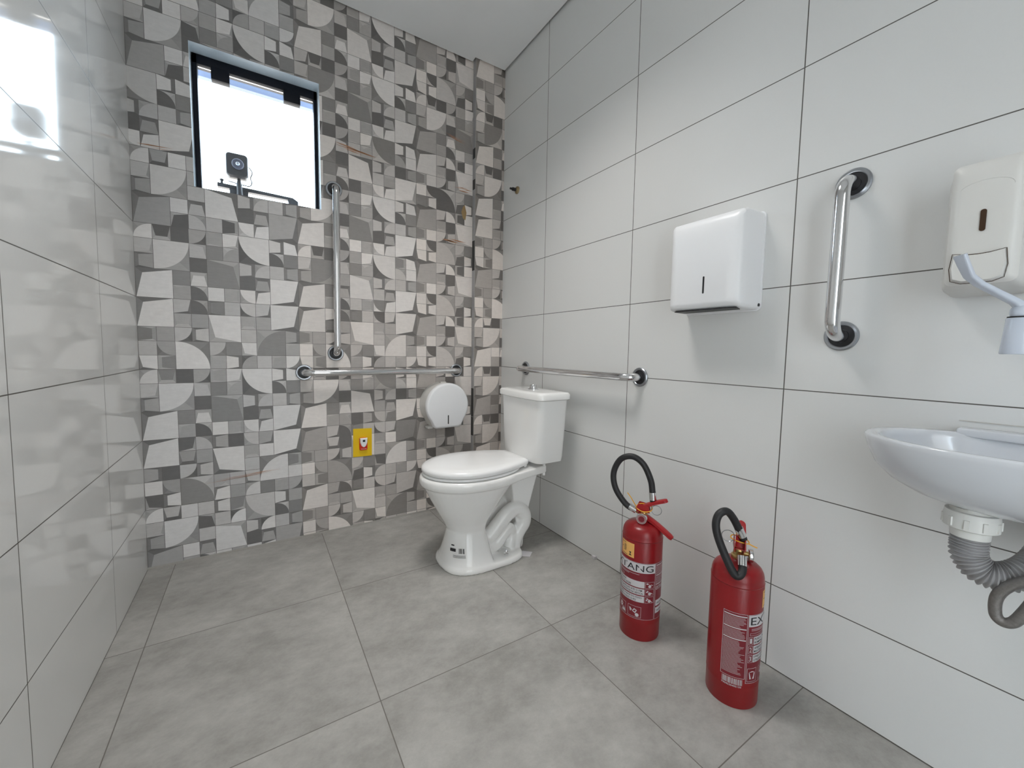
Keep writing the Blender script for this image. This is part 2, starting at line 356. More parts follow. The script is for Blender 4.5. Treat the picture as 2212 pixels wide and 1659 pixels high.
OV = {(7,0):{(7,2,2):'q3 4 2',(2,3,2):'q4 4 2'},(6,0):{(0,3,2):'p1 2D',(0,0):'f 4',(1,0):'p34 2D',(2,0):'f 4',(3,0):'q1 3 2',(3,1):'p2 0L',(2,3):'f 4',(2,4):'p1 0L',(3,4):'f 3'},
 (5,0):{(8,2):'f 3',(6,0,2):'q2 3 1'},
 (4,0):{(0,3,2):'p1 2D',(1,0):'p34 2D',(2,0):'f 4',(3,0):'f 3',(4,2,2):'p2 4D',(2,3):'f 4',(2,4):'p1 0L',(3,4):'q4 3 2',(4,4):'f 3',(5,4):'p23 0L',(8,3,2):'p3 2D',(3,2):'f 3',(3,3):'p12 3D'},
 (3,0):{(4,2,2):'p2 1L',(4,4):'f 4',(3,2):'f 0',(4,0):'p14 2L',(6,4):'q2 4 2'},
 (2,0):{(0,3):'f 3',(0,4):'p4 4D',(1,4):'p14 1L'},
 (1,0):{(1,0):'p34 1L',(2,0):'f 0'},
 (0,0):{(2,0):'p3 0L',(3,0):'q4 3 1',(4,0):'p14 2D',(5,0):'f 0',(6,0):'q2 3 2',(7,0):'p3 2D',(8,0,2):'p3 4D',(2,1):'p34 2D',(4,1,2):'p4 4D',(7,1):'f 4',(0,2):'p23 2D',(1,2):'f 0',(2,3,2):'q4 1 3',(0,3):'f 4',(0,4):'p4 0L',(1,4):'p14 4D',(4,3):'q1 2 3',(5,3):'f 3',(7,2,2):'q3 4 1',(4,4):'p1 4D',(5,4):'f 2',(6,4):'q3 4 2',(7,4):'f 1',(9,2):'p23 1L',(9,3):'f 4',(9,4):'q1 2 0',(6,3):'p4 3D'},
 (-1,0):{(1,0):'p34 3D',(2,0):'f 4',(3,0):'f 3',(4,0):'p14 4D',(5,0):'p3 1L',(0,3,2):'p1 2D',(4,2,2):'p2 4L',(3,1):'p2 0L',(4,1):'f 3',(5,1):'q3 4 0',(3,2):'f 3',(2,3):'f 4',(3,3):'p12 2D',(6,0,2):'q2 3 2',(8,0):'p23 4D',(9,0):'f 2',(7,2):'q3 4 0',(8,3,2):'p3 2D'},
 (7,1):{(4,2,2):'p2 4L',(6,0,2):'q2 4 0'},(6,1):{(1,1,2):'q1 1 3',(4,2,2):'p2 1L',(6,0,2):'q2 4 1',(7,2):'q3 3 2',(0,0):'p3 3D',(5,4):'p23 2L'},
 (5,1):{(4,2,2):'p2 4D',(6,0,2):'q2 1 3',(1,1,2):'q1 4 1',(4,4):'f 0',(5,4):'p23 2L',(8,3,2):'p3 4L',(6,3):'f 3',(7,3):'p12 2L',(3,1):'p2 3D',(4,1):'f 3',(3,3):'p12 3D',(9,1):'f 4',(8,1):'q4 2 1',(8,2):'f 0'},
 (4,1):{(4,2,2):'p2 1L',(1,1,2):'q1 4 2',(8,0):'p23 4D',(7,3):'p12 2D'},
 (3,1):{(4,2,2):'p2 4L',(1,1,2):'q1 1 2',(6,3):'f 3',(7,3):'p12 2D',(3,3):'p12 2D',(3,2):'f 2',(4,4):'f 3',(6,4):'q2 1 4',(8,0):'p23 1L',(8,1):'q4 3 2',(9,1):'f 4'},
 (2,1):{(2,0):'p3 4D',(2,1):'p34 1D',(6,0):'q2 0 3',(7,2,2):'q3 4 2'},
 (1,1):{(4,2,2):'p2 4D',(6,0,2):'q2 1 2',(8,1):'q4 3 2',(9,1):'f 4',(8,2):'f 0',(6,3):'f 2',(7,3):'p12 2D',(6,4):'q2 3 1',(7,4):'p1 1L',(4,4):'f 0',(5,4):'p23 2D',(3,4):'q4 2 2',(1,1,2):'q1 4 1'},
 (0,1):{(0,0,2):'p1 2D',(2,1):'p34 3D',(3,1):'f 0',(2,3,2):'q4 2 1',(7,2,2):'q3 4 2',(4,4):'p1 0L',(5,4):'p23 4D',(4,3):'q1 3 2',(6,3):'p4 0L',(6,4):'q3 3 1',(0,4):'f 3',(8,0,2):'p3 1D',(7,1):'f 4'},
 (-1,1):{(2,0):'p3 2D',(3,0):'q4 0 3',(7,2,2):'q3 1 2',(2,3,2):'q4 4 1',(8,0,2):'p3 3D'},
 (5,2):{(0,0,2):'p1 4D',(2,3,2):'q4 0 3',(0,4):'p4 1D'}}
def clip_poly(P, x0, x1, z0, z1):
    for ax, lim, s in ((0, x0, 1), (0, x1, -1), (1, z0, 1), (1, z1, -1)):
        out = []
        for i in range(len(P)):
            a, b = P[i - 1], P[i]; da, db = (a[ax] - lim) * s, (b[ax] - lim) * s
            if (da >= 0) != (db >= 0):
                t = da / (da - db); out.append((a[0] + (b[0] - a[0]) * t, a[1] + (b[1] - a[1]) * t))
            if db >= 0: out.append(b)
        P = out
        if len(P) < 3: return None
    return P
class Print:
    def __init__(s, y, regions): s.y = y; s.reg = regions; s.v = []; s.f = []; s.c = []
    def poly(s, P, col, lay=0):
        for r in s.reg:
            Q = clip_poly(P, *r)
            if Q:
                i = len(s.v); s.v += [(q[0], s.y - .0003 * lay, q[1]) for q in Q]; s.f.append(tuple(range(i, i + len(Q)))); s.c.append(col)
    def build(s, name, parent=None):
        me = bpy.data.meshes.new(name); me.from_pydata(s.v, [], s.f); me.update()
        at = me.color_attributes.new('print', 'FLOAT_COLOR', 'CORNER'); i = 0
        for p, c in zip(me.polygons, s.c):
            for _ in p.vertices: at.data[i].color = (*c, 1); i += 1
        bm = bmesh.new(); bm.from_mesh(me); 
        for f in bm.faces:
            if f.normal.y > 0: f.normal_flip()
        bm.to_mesh(me); bm.free(); me.materials.append(M['print'])
        o = bpy.data.objects.new(name, me); COL.objects.link(o)
        if parent: o.parent = parent
        return o
rnd = random.Random(5); WARM = [0.]
def tint(v):
    j = rnd.uniform(.93, 1.07); w_ = rnd.uniform(-.004, .010)
    k = WARM[0]
    return (v * j * (1.005 + w_ + .05 * k), v * j * (.985 - .012 * k), v * j * (.975 - w_ - .06 * k))
SD = {'D': (.19, .25, .21, .17), 'L': (.48, .43, .39, .50)}      # top, left, right, bottom bevel faces of the print
def cell(pr, x0, z1, s, sz, code):
    """x0,z1 = top left; s, sz = cell size"""
    g_ = .0008; x0 += g_; z1 -= g_; s -= 2 * g_; sz -= 2 * g_
    xy = lambda a, b: (x0 + a * s, z1 - b * sz)
    kind = code[0]; a = code[1:].split()
    if kind == 'f': pr.poly([xy(0, 0), xy(1, 0), xy(1, 1), xy(0, 1)], tint(TONE[int(a[0])])); return
    C4 = [(0, 0), (1, 0), (1, 1), (0, 1)]
    if kind == 'q':
        c = int(a[0]) - 1; cx, cy = C4[c]; ox, oy = C4[(c + 2) % 4]; n = 12 if s < .08 else 24
        arc = [(cx + (ox - cx) * math.sin(math.pi / 2 * k / n), cy + (oy - cy) * math.cos(math.pi / 2 * k / n)) for k in range(n + 1)]
        pr.poly([xy(cx, cy)] + [xy(*p) for p in arc], tint(TONE[int(a[1])]))
        nc = tint(TONE[int(a[2])]); h = len(arc) // 2
        nd = tuple(v * .86 for v in nc)
        for k in range(n):
            pr.poly([xy(ox, oy), xy(*arc[k]), xy(*arc[k + 1])], nc if k < h else nd)
        ed = tint(.47)
        w2 = .0007 / s
        for k in range(n):          # thin light edge round the arc
            p, q = arc[k], arc[k + 1]
            e1 = (p[0] + (ox - cx) * w2 * 1.2 * math.sin(math.pi / 2 * k / n), p[1] + (oy - cy) * w2 * 1.2 * math.cos(math.pi / 2 * k / n))
            e2 = (q[0] + (ox - cx) * w2 * 1.2 * math.sin(math.pi / 2 * (k + 1) / n), q[1] + (oy - cy) * w2 * 1.2 * math.cos(math.pi / 2 * (k + 1) / n))
            pr.poly([xy(*p), xy(*q), xy(*e2), xy(*e1)], ed, 1)
        return
    cs = a[0]; tone = TONE[int(a[1][0])]; st = SD[a[1][1]]
    big = s > .08; d = .17 if big else .20
    I = []
    for i, (cx, cy) in enumerate(C4):
        if str(i + 1) in cs:
            if len(cs) == 1: I.append((cx + (.16 if cx == 0 else -.16) * (1.15), cy + (.17 if cy == 0 else -.17)))
            else:
                horiz = cs in ('14', '23')
                I.append((cx + (1 if cx == 0 else -1) * (.22 if horiz else .17), cy + (1 if cy == 0 else -1) * (.13 if horiz else .24)))
        else: I.append((cx, cy))
    pr.poly([xy(*p) for p in I], tint(tone), 1)
    e = .012 if not big else .007
    pr.poly([xy(*p) for p in [(0, 0), (1, 0), (1, 1), (0, 1)]], tint(.44), 0)
    cen = (sum(p[0] for p in I) / 4, sum(p[1] for p in I) / 4)
    O_ = [(p[0] + (p[0] - cen[0]) * e * 2, p[1] + (p[1] - cen[1]) * e * 2) for p in I]
    for i, side in ((0, 0), (1, 2), (2, 3), (3, 1)):
        j = (i + 1) % 4
        Pq = [C4[i], C4[j], O_[j] if str(j + 1) in cs else C4[j], O_[i] if str(i + 1) in cs else C4[i]]
        Q = []
        for p in Pq:
            if not Q or (abs(p[0] - Q[-1][0]) + abs(p[1] - Q[-1][1])) > 1e-6: Q.append(p)
        if len(Q) > 2 and (str(i + 1) in cs or str(j + 1) in cs):
            pr.poly([xy(*p) for p in Q], tint(st[side]), .5)
def put_tile(pr, tile, k, xs, u, c0, c1, ov=None, skip=0):
    """tile cells c0..c1 ; xs = x of cell 0"""
    t = dict(tile)
    if ov:
        for kk, vv in ov.items():
            if kk in t: t[kk] = vv
    for key, code in t.items():
        c, r = key[0], key[1]; n = key[2] if len(key) > 2 else 1
        if c + n <= c0 or c >= c1: continue
        cell(pr, xs + c * u, Z0 + (k + 1) * B - r * B / 5, u * n, B / 5 * n, code)
    # tile joints
    pr.poly([(xs + c0 * u, Z0 + k * B - .0007), (xs + c1 * u, Z0 + k * B - .0007), (xs + c1 * u, Z0 + k * B + .0007), (xs + c0 * u, Z0 + k * B + .0007)], (.16, .15, .14), 2)
ZB = .010; ZT = H + .05
X0 = -1.757
pr_ = Print(DW, [(X0, WX0, ZB, ZT), (WX1, XJ, ZB, ZT), (WX0, WX1, ZB, WZ0), (WX0, WX1, WZ1, ZT)])
U = .05998
pr_.poly([(X0, 0), (XJ, 0), (XJ, ZT), (X0, ZT)], (.17, .16, .155), -1)
rows0 = {7: T, 6: A, 5: A, 4: A, 3: A, 2: T, 1: A, 0: T, -1: A}
rows1 = {7: A, 6: A, 5: A, 4: A, 3: A, 2: T, 1: A, 0: T, -1: T}
rows2 = {7: T, 6: A, 5: T, 4: T, 3: T, 2: T, 1: T, 0: T, -1: T}
for k in range(-1, 8):
    xs = XL(Z0 + k * B) + .0015
    uu = (XJ - xs) / 25.9
    WARM[0] = .1 * rnd.random() - (.15 if k < 2 else 0)
    if k == 5:
        put_tile(pr_, A, k, xs - 6.45 * uu, uu, 6, 10, OV[(5, 0)])
        put_tile(pr_, A, k, xs + 3.55 * uu, uu, 0, 7)
    else: put_tile(pr_, rows0[k], k, xs, uu, 0, 10, OV.get((k, 0)))
    WARM[0] = .55 + .3 * rnd.random()
    put_tile(pr_, rows1[k], k, xs + 10 * uu, uu, 0, 10, OV.get((k, 1)))
    WARM[0] = .9 + .2 * rnd.random()
    o2 = dict(RT) if rows2[k] is T else {(0,3,2):'p1 2D'}
    o2.update(OV.get((k, 2), {}))
    if rows2[k] is T and k % 2 == 0: o2[(0, 3)] = 'f 4'
    put_tile(pr_, rows2[k], k, xs + 20 * uu, uu, 0, 6, o2)
def streak(pr, x0, z0, x1, z1, w_, col, n=3, seed=1):
    r = random.Random(seed)
    for i in range(n):
        a = r.uniform(0, .5); b = min(1, a + r.uniform(.35, .7)); o_ = r.uniform(-1, 1) * w_
        xa, za, xb, zb = x0 + (x1 - x0) * a, z0 + (z1 - z0) * a + o_, x0 + (x1 - x0) * b, z0 + (z1 - z0) * b + o_
        t = w_ * r.uniform(.10, .28); pr.poly([(xa, za), ((xa + xb) / 2, (za + zb) / 2 - t), (xb, zb), ((xa + xb) / 2, (za + zb) / 2 + t)], col, 5)
OR_ = (.50, .25, .14)
streak(pr_, -1.005, 2.005, -.76, 1.98, .009, OR_, 8, 3); streak(pr_, -1.755, 1.79, -1.60, 1.80, .007, OR_, 4, 2)
streak(pr_, -1.56, .352, -1.23, .375, .006, OR_, 6, 7); streak(pr_, -.38, 2.22, -.22, 2.20, .008, OR_, 5, 9)
streak(pr_, -.33, 1.93, -.20, 1.93, .012, OR_, 5, 11); streak(pr_, -.40, 1.63, -.22, 1.62, .012, OR_, 5, 12)
pr_.poly([(-.272, 1.80), (-.262, 1.765), (-.245, 1.755), (-.238, 1.80), (-.250, 1.845), (-.262, 1.83)], (.36, .24, .11), 5)
# strip of sealant along the floor
pr_.poly([(X0, 0), (XJ, 0), (XJ, ZB), (X0, ZB)], (.42, .40, .37), 0)
for r_ in ((X0, XJ, 0, ZB),):
    pr_.reg.append(r_)
pr_.poly([(X0, 0), (XJ, 0), (XJ, ZB), (X0, ZB)], (.42, .40, .37), 1)
wall = pr_.build('wall_back'); struct(wall)
# masonry core of that wall, around the window opening
bm = bmesh.new(); y0, y1 = DW + .0006, .22
box(bm, X0 - .14, WX0, y0, y1, 0, H + .1); box(bm, WX1, .14, y0, y1, 0, H + .1)
box(bm, WX0, WX1, y0, y1, 0, WZ0); box(bm, WX0, WX1, y0, y1, WZ1, H + .1)
obj('masonry', bm, 'reveal', wall)
# boxed-out pipe chase in the corner
pr2 = Print(0.0, [(XJ + .0002, 0, ZB, ZT)])
pr2.poly([(XJ, 0), (0, 0), (0, ZT), (XJ, ZT)], (.17, .16, .155), -1)
rowsJ = {7: T, 6: A, 5: A, 4: T, 3: T, 2: A, 1: A, 0: A, -1: A}
OJ = {6: {(1,1,2):'q1 1 3',(0,3,2):'p1 4D',(0,2):'p14 2D'}, 5: {(1,1,2):'q1 4 1',(0,3,2):'p1 4D',(2,3):'f 1'}, 4: {(0,0,2):'p1 4D',(2,3,2):'q4 4 1'}, 3: {(0,0,2):'p1 2D'}, 2: {(1,0):'p34 4D',(2,3):'f 4'},
      1: {(0,3,2):'p1 2D'}, 0: {(2,3):'f 3'}, -1: {(0,3,2):'p1 2D'}}
WARM[0] = 1.2
for k in range(-1, 8): put_tile(pr2, rowsJ[k], k, XJ, .0600, 0, 4, OJ.get(k))
chase = pr2.build('trim_1'); struct(chase)
bm = bmesh.new(); box(bm, XJ, -.0005, .0006, DW + .01, 0, H + .1); 
obj('chase_side', bm, 'caulk', chase)
bm = bmesh.new()                                           # dark and light tile ends showing on the narrow side
z = .02; r_ = random.Random(8)
while z < H:
    h_ = r_.choice([.12, .18, .06, .06]); mi = r_.choice([0, 1, 1]); box(bm, XJ - .0015, XJ, .004, DW - .004, z, z + h_ - .002, mi=mi); z += h_
obj('tile_end', bm, ['gap_tile_dark', 'greypipe'], chase)

# ---- window
win = bpy.data.objects.new('window_1', None); COL.objects.link(win); win.location = ((WX0 + WX1) / 2, .13, WZ0); struct(win)
FY = .115; t = .028
bm = bmesh.new()
x0, x1, z0, z1 = WX0 + .002, WX1 - .002, WZ0 + .001, WZ1 - .001
box(bm, x0, x0 + .018, FY, FY + .05, z0, z1, .001); box(bm, x1 - .014, x1, FY, FY + .05, z0, z1, .001)
box(bm, x0, x1, FY, FY + .05, z1 - .040, z1, .001); box(bm, x0, x1, FY + .03, FY + .05, z0, z0 + .012, .001)
obj('window_frame', bm, 'alu', win)
for hx0, hx1 in ((-1.470, -1.402), (-1.186, -1.114)):
    bm = bmesh.new(); box(bm, hx0, hx1, FY - .004, FY + .034, z1 - .088, z1 - .034, .002); obj('hinge', bm, 'alu', win)
bm = bmesh.new(); prism(bm, [(x0 + .02, FY + .022, z0 + .014), (x1 - .016, FY + .022, z0 + .014), (x1 - .016, FY + .022, z1 - .041), (x0 + .02, FY + .022, z1 - .041)], (0, .006, 0))
obj('pane', bm, 'glass', win)
# ================================================================== OUTSIDE THE WINDOW
bm = bmesh.new(); box(bm, -1.9, -.7, .30, .33, 2.266, 2.42)
tag(obj('outer_lintel', bm, 'lintel'), 'pale blue-grey slab edge above the outside of the window', 'lintel')
CY = .32
fl = thing('security_camera', 'small black square camera on a stalk outside the window glass', 'camera', (-1.387, CY, 1.73))
bm = bmesh.new()
loft(bm, [[(-1.3885 + a * s, CY + d, 1.8830 + b * s) for a, b in rrect(.047, .056, .016)] for s, d in ((.93, -.036), (1, -.030), (1, .02), (.8, .05))])
obj('housing', bm, 'black', fl)
bm = bmesh.new(); lathe(bm, [(.0, .0), (.022, .0), (.026, .004), (.026, .010)], (-1.385, CY - .047, 1.885), (0, 1, 0)); obj('lens', bm, 'lens', fl)
bm = bmesh.new(); lathe(bm, [(.0, .0), (.006, .0), (.009, .003)], (-1.385, CY - .051, 1.885), (0, 1, 0)); obj('lens_glass', bm, 'steel', fl)
bm = bmesh.new(); tube(bm, [(-1.383, CY, 1.83), (-1.383, CY, 1.80), (-1.379, CY, 1.71)], [.006, .012, .015]); obj('stalk', bm, 'black', fl)
bm = bmesh.new(); tube(bm, smooth([(-1.34, CY + .01, 1.90), (-1.325, CY + .01, 1.875), (-1.333, CY + .01, 1.845), (-1.328, CY, 1.82), (-1.345, CY, 1.80), (-1.43, CY, 1.808)], 6), .0025, 8); obj('cable', bm, 'black', fl)
br = thing('mounting_rail', 'black horizontal bracket rail under the small camera outside the window', 'bracket', (-1.30, CY + .03, 1.70))
bm = bmesh.new()
prism(bm, [(-1.475, CY + .02, 1.780), (-1.475, CY + .02, 1.799), (-1.30, CY + .02, 1.795), (-1.14, CY + .02, 1.790), (-1.115, CY + .02, 1.775), (-1.115, CY + .02, 1.745), (-1.158, CY + .02, 1.745), (-1.165, CY + .02, 1.776), (-1.38, CY + .02, 1.778)], (0, .03, 0))
box(bm, -1.425, -1.345, CY + .02, CY + .05, 1.70, 1.785, .004); box(bm, -1.158, -1.115, CY + .02, CY + .05, 1.70, 1.75, .006); box(bm, -1.425, -1.335, .2205, CY + .05, 1.640, 1.700); obj('rail', bm, 'black', br)
bm = bmesh.new(); lathe(bm, [(.006, 0), (.006, .022), (.009, .024), (.009, .030)], (-1.457, CY + .035, 1.792)); obj('knob', bm, 'black', br)
# ================================================================== GRAB BARS
def grab_bar(label, pa, pb, n, off=.068, r=.0165):
    """pa, pb on the wall, n = unit vector into the room"""
    pa, pb, n = Vector(pa), Vector(pb), Vector(n); d = (pb - pa).normalized(); rb = .045
    g_ = thing('grab_bar', label, 'grab bar', pa.lerp(pb, .5), group='chrome grab bars on the walls')
    path = [pa + n * .002, pa + n * (off - rb)]
    for k in range(1, 9):
        a = R(90 * k / 8); path.append(pa + n * (off - rb) + n * (rb * math.sin(a)) + d * (rb * (1 - math.cos(a))))
    L = (pb - pa).length
    for k in range(1, 6): path.append(pa + n * off + d * (rb + (L - 2 * rb) * k / 6))
    for k in range(8, -1, -1):
        a = R(90 * k / 8); path.append(pb + n * (off - rb) + n * (rb * math.sin(a)) - d * (rb * (1 - math.cos(a))))
    path.append(pb + n * .002)
    obj('rail', tube(bmesh.new(), path, r, 24), 'chrome', g_)
    for p in (pa, pb):
        fl_ = obj('flange', lathe(bmesh.new(), [(.029, .0015), (.029, .006), (.031, .0078), (.036, .008), (.039, .005), (.039, .001)], p, n), 'steel', g_)
        obj('dark_gasket', lathe(bmesh.new(), [(.0168, .0012), (.0168, .0045), (.0288, .0045), (.0288, .0012)], p, n), 'black', fl_)
    return g_
grab_bar('vertical chrome grab bar right of the window on the patterned wall', (-.979, DW, 1.774), (-.984, DW, .9486), (0, -1, 0))
grab_bar('horizontal chrome grab bar on the patterned wall above the round paper dispenser', (-1.132, DW, .851), (-.3015, DW, .851), (0, -1, 0))
grab_bar('horizontal chrome grab bar on the pale wall above the toilet tank', (0, -.279, .8745), (0, -1.1112, .8745), (-1, 0, 0))
grab_bar('short vertical chrome grab bar on the pale wall beside the paper towel box', (0, -1.7786, 1.4219), (0, -1.7766, 1.0275), (-1, 0, 0))
# ================================================================== ROUND PAPER DISPENSER
rd = thing('toilet_paper_dispenser', 'round white toilet paper dispenser on the patterned wall', 'dispenser', (-.385, DW, .66))
def rollshape(cx, cz, s=1., n=40):
    pts = []; r = .130 * s
    for k in range(n + 1):
        a = R(-38 + 256 * k / n); pts.append((cx + r * math.cos(a), cz + r * math.sin(a)))
    zb = cz - .128 * s
    pts += [(cx - .085 * s, zb + .008 * s), (cx - .070 * s, zb), (cx + .070 * s, zb), (cx + .085 * s, zb + .008 * s)]
    return pts
YFc = -.082; cxr, czr = -.4035, .6525
bm = bmesh.new()
cxw, czw = cxr, czr
loft(bm, [[(x, yy, z) for x, z in rollshape(cxr, czr, s)] for s, yy in ((1.0, DW - .0005), (1.0, YFc + .022))])
obj('back_shell', bm, 'plastic_warm', rd)
bm = bmesh.new()
loft(bm, [[(x, yy, z) for x, z in rollshape(cxr, czr, s)] for s, yy in ((1.01, YFc + .022), (1.01, YFc + .012), (.985, YFc + .004), (.95, YFc), (.90, YFc - .001))])
fc = obj('front_cover', bm, 'plastic', rd, sharp=60)
bm = bmesh.new(); prism(bm, [(cxr + a, YFc - .0016, .572 + b) for a, b in rrect(.0032, .026, .003)], (0, .004, 0)); obj('level_slot', bm, 'black', rd)
bm = bmesh.new(); box(bm, cxr - .022, cxr + .012, -.02, .0, .781, .787, .001); obj('lock_tab', bm, 'plastic_warm', rd)
for a_, b_, c_ in ((-.105, -.075, -.035), (.055, .085, -.06)):
    bm = bmesh.new(); box(bm, cxr + a_, cxr + b_, c_, .02, .517, .531, .004); obj('lower_lip', bm, 'plastic_warm', rd)
# ================================================================== YELLOW EMERGENCY PLATE
yp = thing('emergency_button', 'yellow wall plate with a red and white push button', 'button', (-.8565, DW, .463))
bm = bmesh.new(); prism(bm, [(-.9055, DW - .0008, .388), (-.8075, DW - .0008, .386), (-.806, DW - .0008, .5385), (-.9035, DW - .0008, .5425)], (0, -.0025, 0)); obj('plate', bm, 'yellow', yp)
bm = bmesh.new(); cx_, cz_ = -.853, .457
loft(bm, [[(cx_ + a * s, yy, cz_ + b * s) for a, b in rrect(.0205, .034, .007)] for s, yy in ((1, DW - .003), (1, DW - .013), (.93, DW - .017))]); bt = obj('button_box', bm, 'btnred', yp)
bm = bmesh.new(); sh = [(-.0195, .030), (.0195, .030), (.0185, .005), (.012, -.012), (.004, -.020), (-.004, -.020), (-.012, -.012), (-.0185, .005)]
loft(bm, [[(cx_ + a * s, yy, cz_ + .004 + b * s) for a, b in sh] for s, yy in ((1, DW - .0165), (1, DW - .021), (.86, DW - .025))]); obj('shield_key', bm, 'plastic', bt)
bm = bmesh.new(); box(bm, cx_ - .006, cx_ + .006, DW - .0265, DW - .0235, cz_ + .014, cz_ + .025); obj('indicator_window', bm, 'black', bt)
bm = bmesh.new(); box(bm, cx_ - .014, cx_ + .014, DW - .0185, DW - .0165, cz_ - .027, cz_ - .025); obj('lettering_strip', bm, 'lab_white', bt)
# ================================================================== HOOK
hk = thing('coat_hook', 'small brass peg with a black stub high on the pale wall', 'hook', (0, -.1585, 1.9228))
obj('base', lathe(bmesh.new(), [(.0, .014), (.010, .014), (.014, .010), (.019, .008), (.021, .004), (.021, .0)], (0, -.1585, 1.9228), (-1, 0, 0)), 'gold', hk)
obj('stub', lathe(bmesh.new(), [(.009, .012), (.010, .016), (.010, .036), (.006, .038), (.006, .052), (.0, .053)], (0, -.1585, 1.9228), (-1, 0, 0)), 'black', hk)
# ================================================================== PAPER TOWEL BOX
tw = thing('paper_towel_dispenser', 'white square paper towel dispenser on the pale wall left of the short vertical bar', 'dispenser', (0, -1.44, 1.12))
ya, yb, za, zb, dx = -1.565, -1.312, 1.114, 1.412, .122
def tw_ring(x, iy, izb, izt, r=.014): 
    cy, cz = (ya + yb) / 2, (za + izb + zb - izt) / 2
    return [(x, cy + a, cz + b) for a, b in rrect((yb - ya) / 2 - iy, (zb - izt - za - izb) / 2, r)]
bm = bmesh.new()
loft(bm, [tw_ring(-.0006, -.003, -.003, -.002), tw_ring(-.006, -.003, -.003, -.002), tw_ring(-.0065, .0, .0, .0), tw_ring(-.085, .002, .002, .001), tw_ring(-.104, .004, .005, .006), tw_ring(-.113, .010, .010, .014), tw_ring(-.119, .020, .016, .030), tw_ring(-.122, .036, .024, .055)])
obj('cover', bm, 'plastic', tw, sharp=28)
bm = bmesh.new(); prism(bm, [(-.1205, -1.4475 + a, 1.193 + b) for a, b in rrect(.0028, .027, .0026)], (-.0022, 0, 0)); obj('level_slot', bm, 'black', tw)
bm = bmesh.new(); prism(bm, [(-.105, -1.548, za + .0035), (-.112, -1.530, za + .0035), (-.112, -1.345, za + .0035), (-.105, -1.335, za + .0035), (-.062, -1.345, za + .0015), (-.062, -1.535, za + .0015)], (0, 0, -.0028)); obj('paper_slot', bm, 'black', tw)
bm = bmesh.new(); lathe(bm, [(.0, .0), (.005, .0), (.005, .003), (.0, .003)], (-.013, ya + .0015, 1.128), (0, -1, 0), 16); obj('keyhole', bm, 'black', tw)
bm = bmesh.new(); tube(bm, [(-.1212, -1.450 + .030 * math.cos(R(a)), 1.335 + .014 * math.sin(R(a))) for a in range(20, 185, 12)], .0008, 6); obj('embossed_arc', bm, 'plastic', tw)
# ================================================================== SOAP DISPENSER
sd = thing('soap_dispenser', 'white wall soap dispenser with a brown level window above the washbasin', 'dispenser', (0, -2.027, 1.11))
ya, yb, za, zb = -2.080, -1.978, 1.112, 1.368
def sd_ring(x, iy, ib, it, r=.012):
    cy = (ya + yb) / 2; hw = (yb - ya) / 2 - iy; lo, hi = za + ib, zb - it
    return [(x, cy + a * (1 + .0 * b), (lo + hi) / 2 + b) for a, b in rrect(hw, (hi - lo) / 2, r)]
bm = bmesh.new()
loft(bm, [sd_ring(-.0006, -.014, -.004, .010, .02), sd_ring(-.05, -.012, -.002, .008, .02), sd_ring(-.085, -.002, .004, .004, .016), sd_ring(-.106, .002, .010, .006, .012), sd_ring(-.113, .010, .018, .016, .010), sd_ring(-.116, .018, .026, .030, .010)])
obj('body', bm, 'plastic_warm', sd, sharp=30)
bm = bmesh.new(); prism(bm, [(-.1155, -2.028 + a, 1.245 + b) for a, b in rrect(.0042, .021, .004)], (-.0022, 0, 0)); obj('level_window', bm, 'brownwin', sd)
bm = bmesh.new(); cy_, cz_ = -2.0265, 1.160
pts = [(cy_ + .034, cz_ + .024), (cy_ + .015, cz_ + .020), (cy_, cz_ + .019), (cy_ - .015, cz_ + .020), (cy_ - .034, cz_ + .024), (cy_ - .037, cz_ - .005), (cy_ - .034, cz_ - .028), (cy_ - .02, cz_ - .034), (cy_ + .02, cz_ - .034), (cy_ + .034, cz_ - .028), (cy_ + .037, cz_ - .005)]
loft(bm, [[(x, cy_ + (y - cy_) * s, cz_ + (z - cz_) * s) for y, z in pts] for x, s in ((-.108, 1), (-.120, 1), (-.124, .93))]); obj('push_button', bm, 'plastic_warm', sd, sharp=50)
bm = bmesh.new(); tube(bm, [(-.1172, cy_ + (y - cy_) * 1.05, cz_ + (z - cz_) * 1.06) for y, z in pts[:5] + pts[5:]], .0007, 6, closed=True); obj('button_gap', bm, 'brownwin', sd)
bm = bmesh.new(); tube(bm, [(-.1162, -2.028 + .036 * math.cos(R(a)), 1.306 + .017 * math.sin(R(a))) for a in range(15, 190, 12)], .0004, 6); obj('embossed_arc', bm, 'plastic_warm', sd)
# ================================================================== WASHBASIN
BC = Vector((-.165, -2.098, 0)); RZ = .812
def brim(s, z, k=0, n=56, dxx=0):
    pts = []
    for i in range(n):
        a = 2 * math.pi * i / n; c, s_ = math.cos(a), math.sin(a)
        rx = .162 if c < 0 else .15
        x = BC.x + dxx + rx * s * (abs(c) ** .95) * (1 if c > 0 else -1); y = BC.y + .205 * s * (abs(s_) ** .95) * (1 if s_ > 0 else -1)
        pts.append((min(x, -.004), y, z))
    return pts
wb = thing('washbasin', 'small oval white wall-hung washbasin at the right edge', 'washbasin', (0, BC.y, .68))
bm = bmesh.new()
outer = [(.30, .684, .02), (.45, .690, .018), (.62, .702, .012), (.79, .724, .006), (.905, .752, .002), (.97, .784, 0), (.992, .80, 0), (1.0, RZ - .004, 0), (.995, RZ - .001, 0), (.98, RZ + .001, 0), (.90, RZ, 0), (.875, RZ - .003, 0), (.86, RZ - .014, 0), (.83, RZ - .035, 0), (.74, RZ - .065, 0), (.50, RZ - .088, 0), (.20, RZ - .098, 0)]
loft(bm, [brim(s, z, dxx=d) for s, z, d in outer])
bowl = obj('bowl', bm, 'basin', wb, sharp=80)
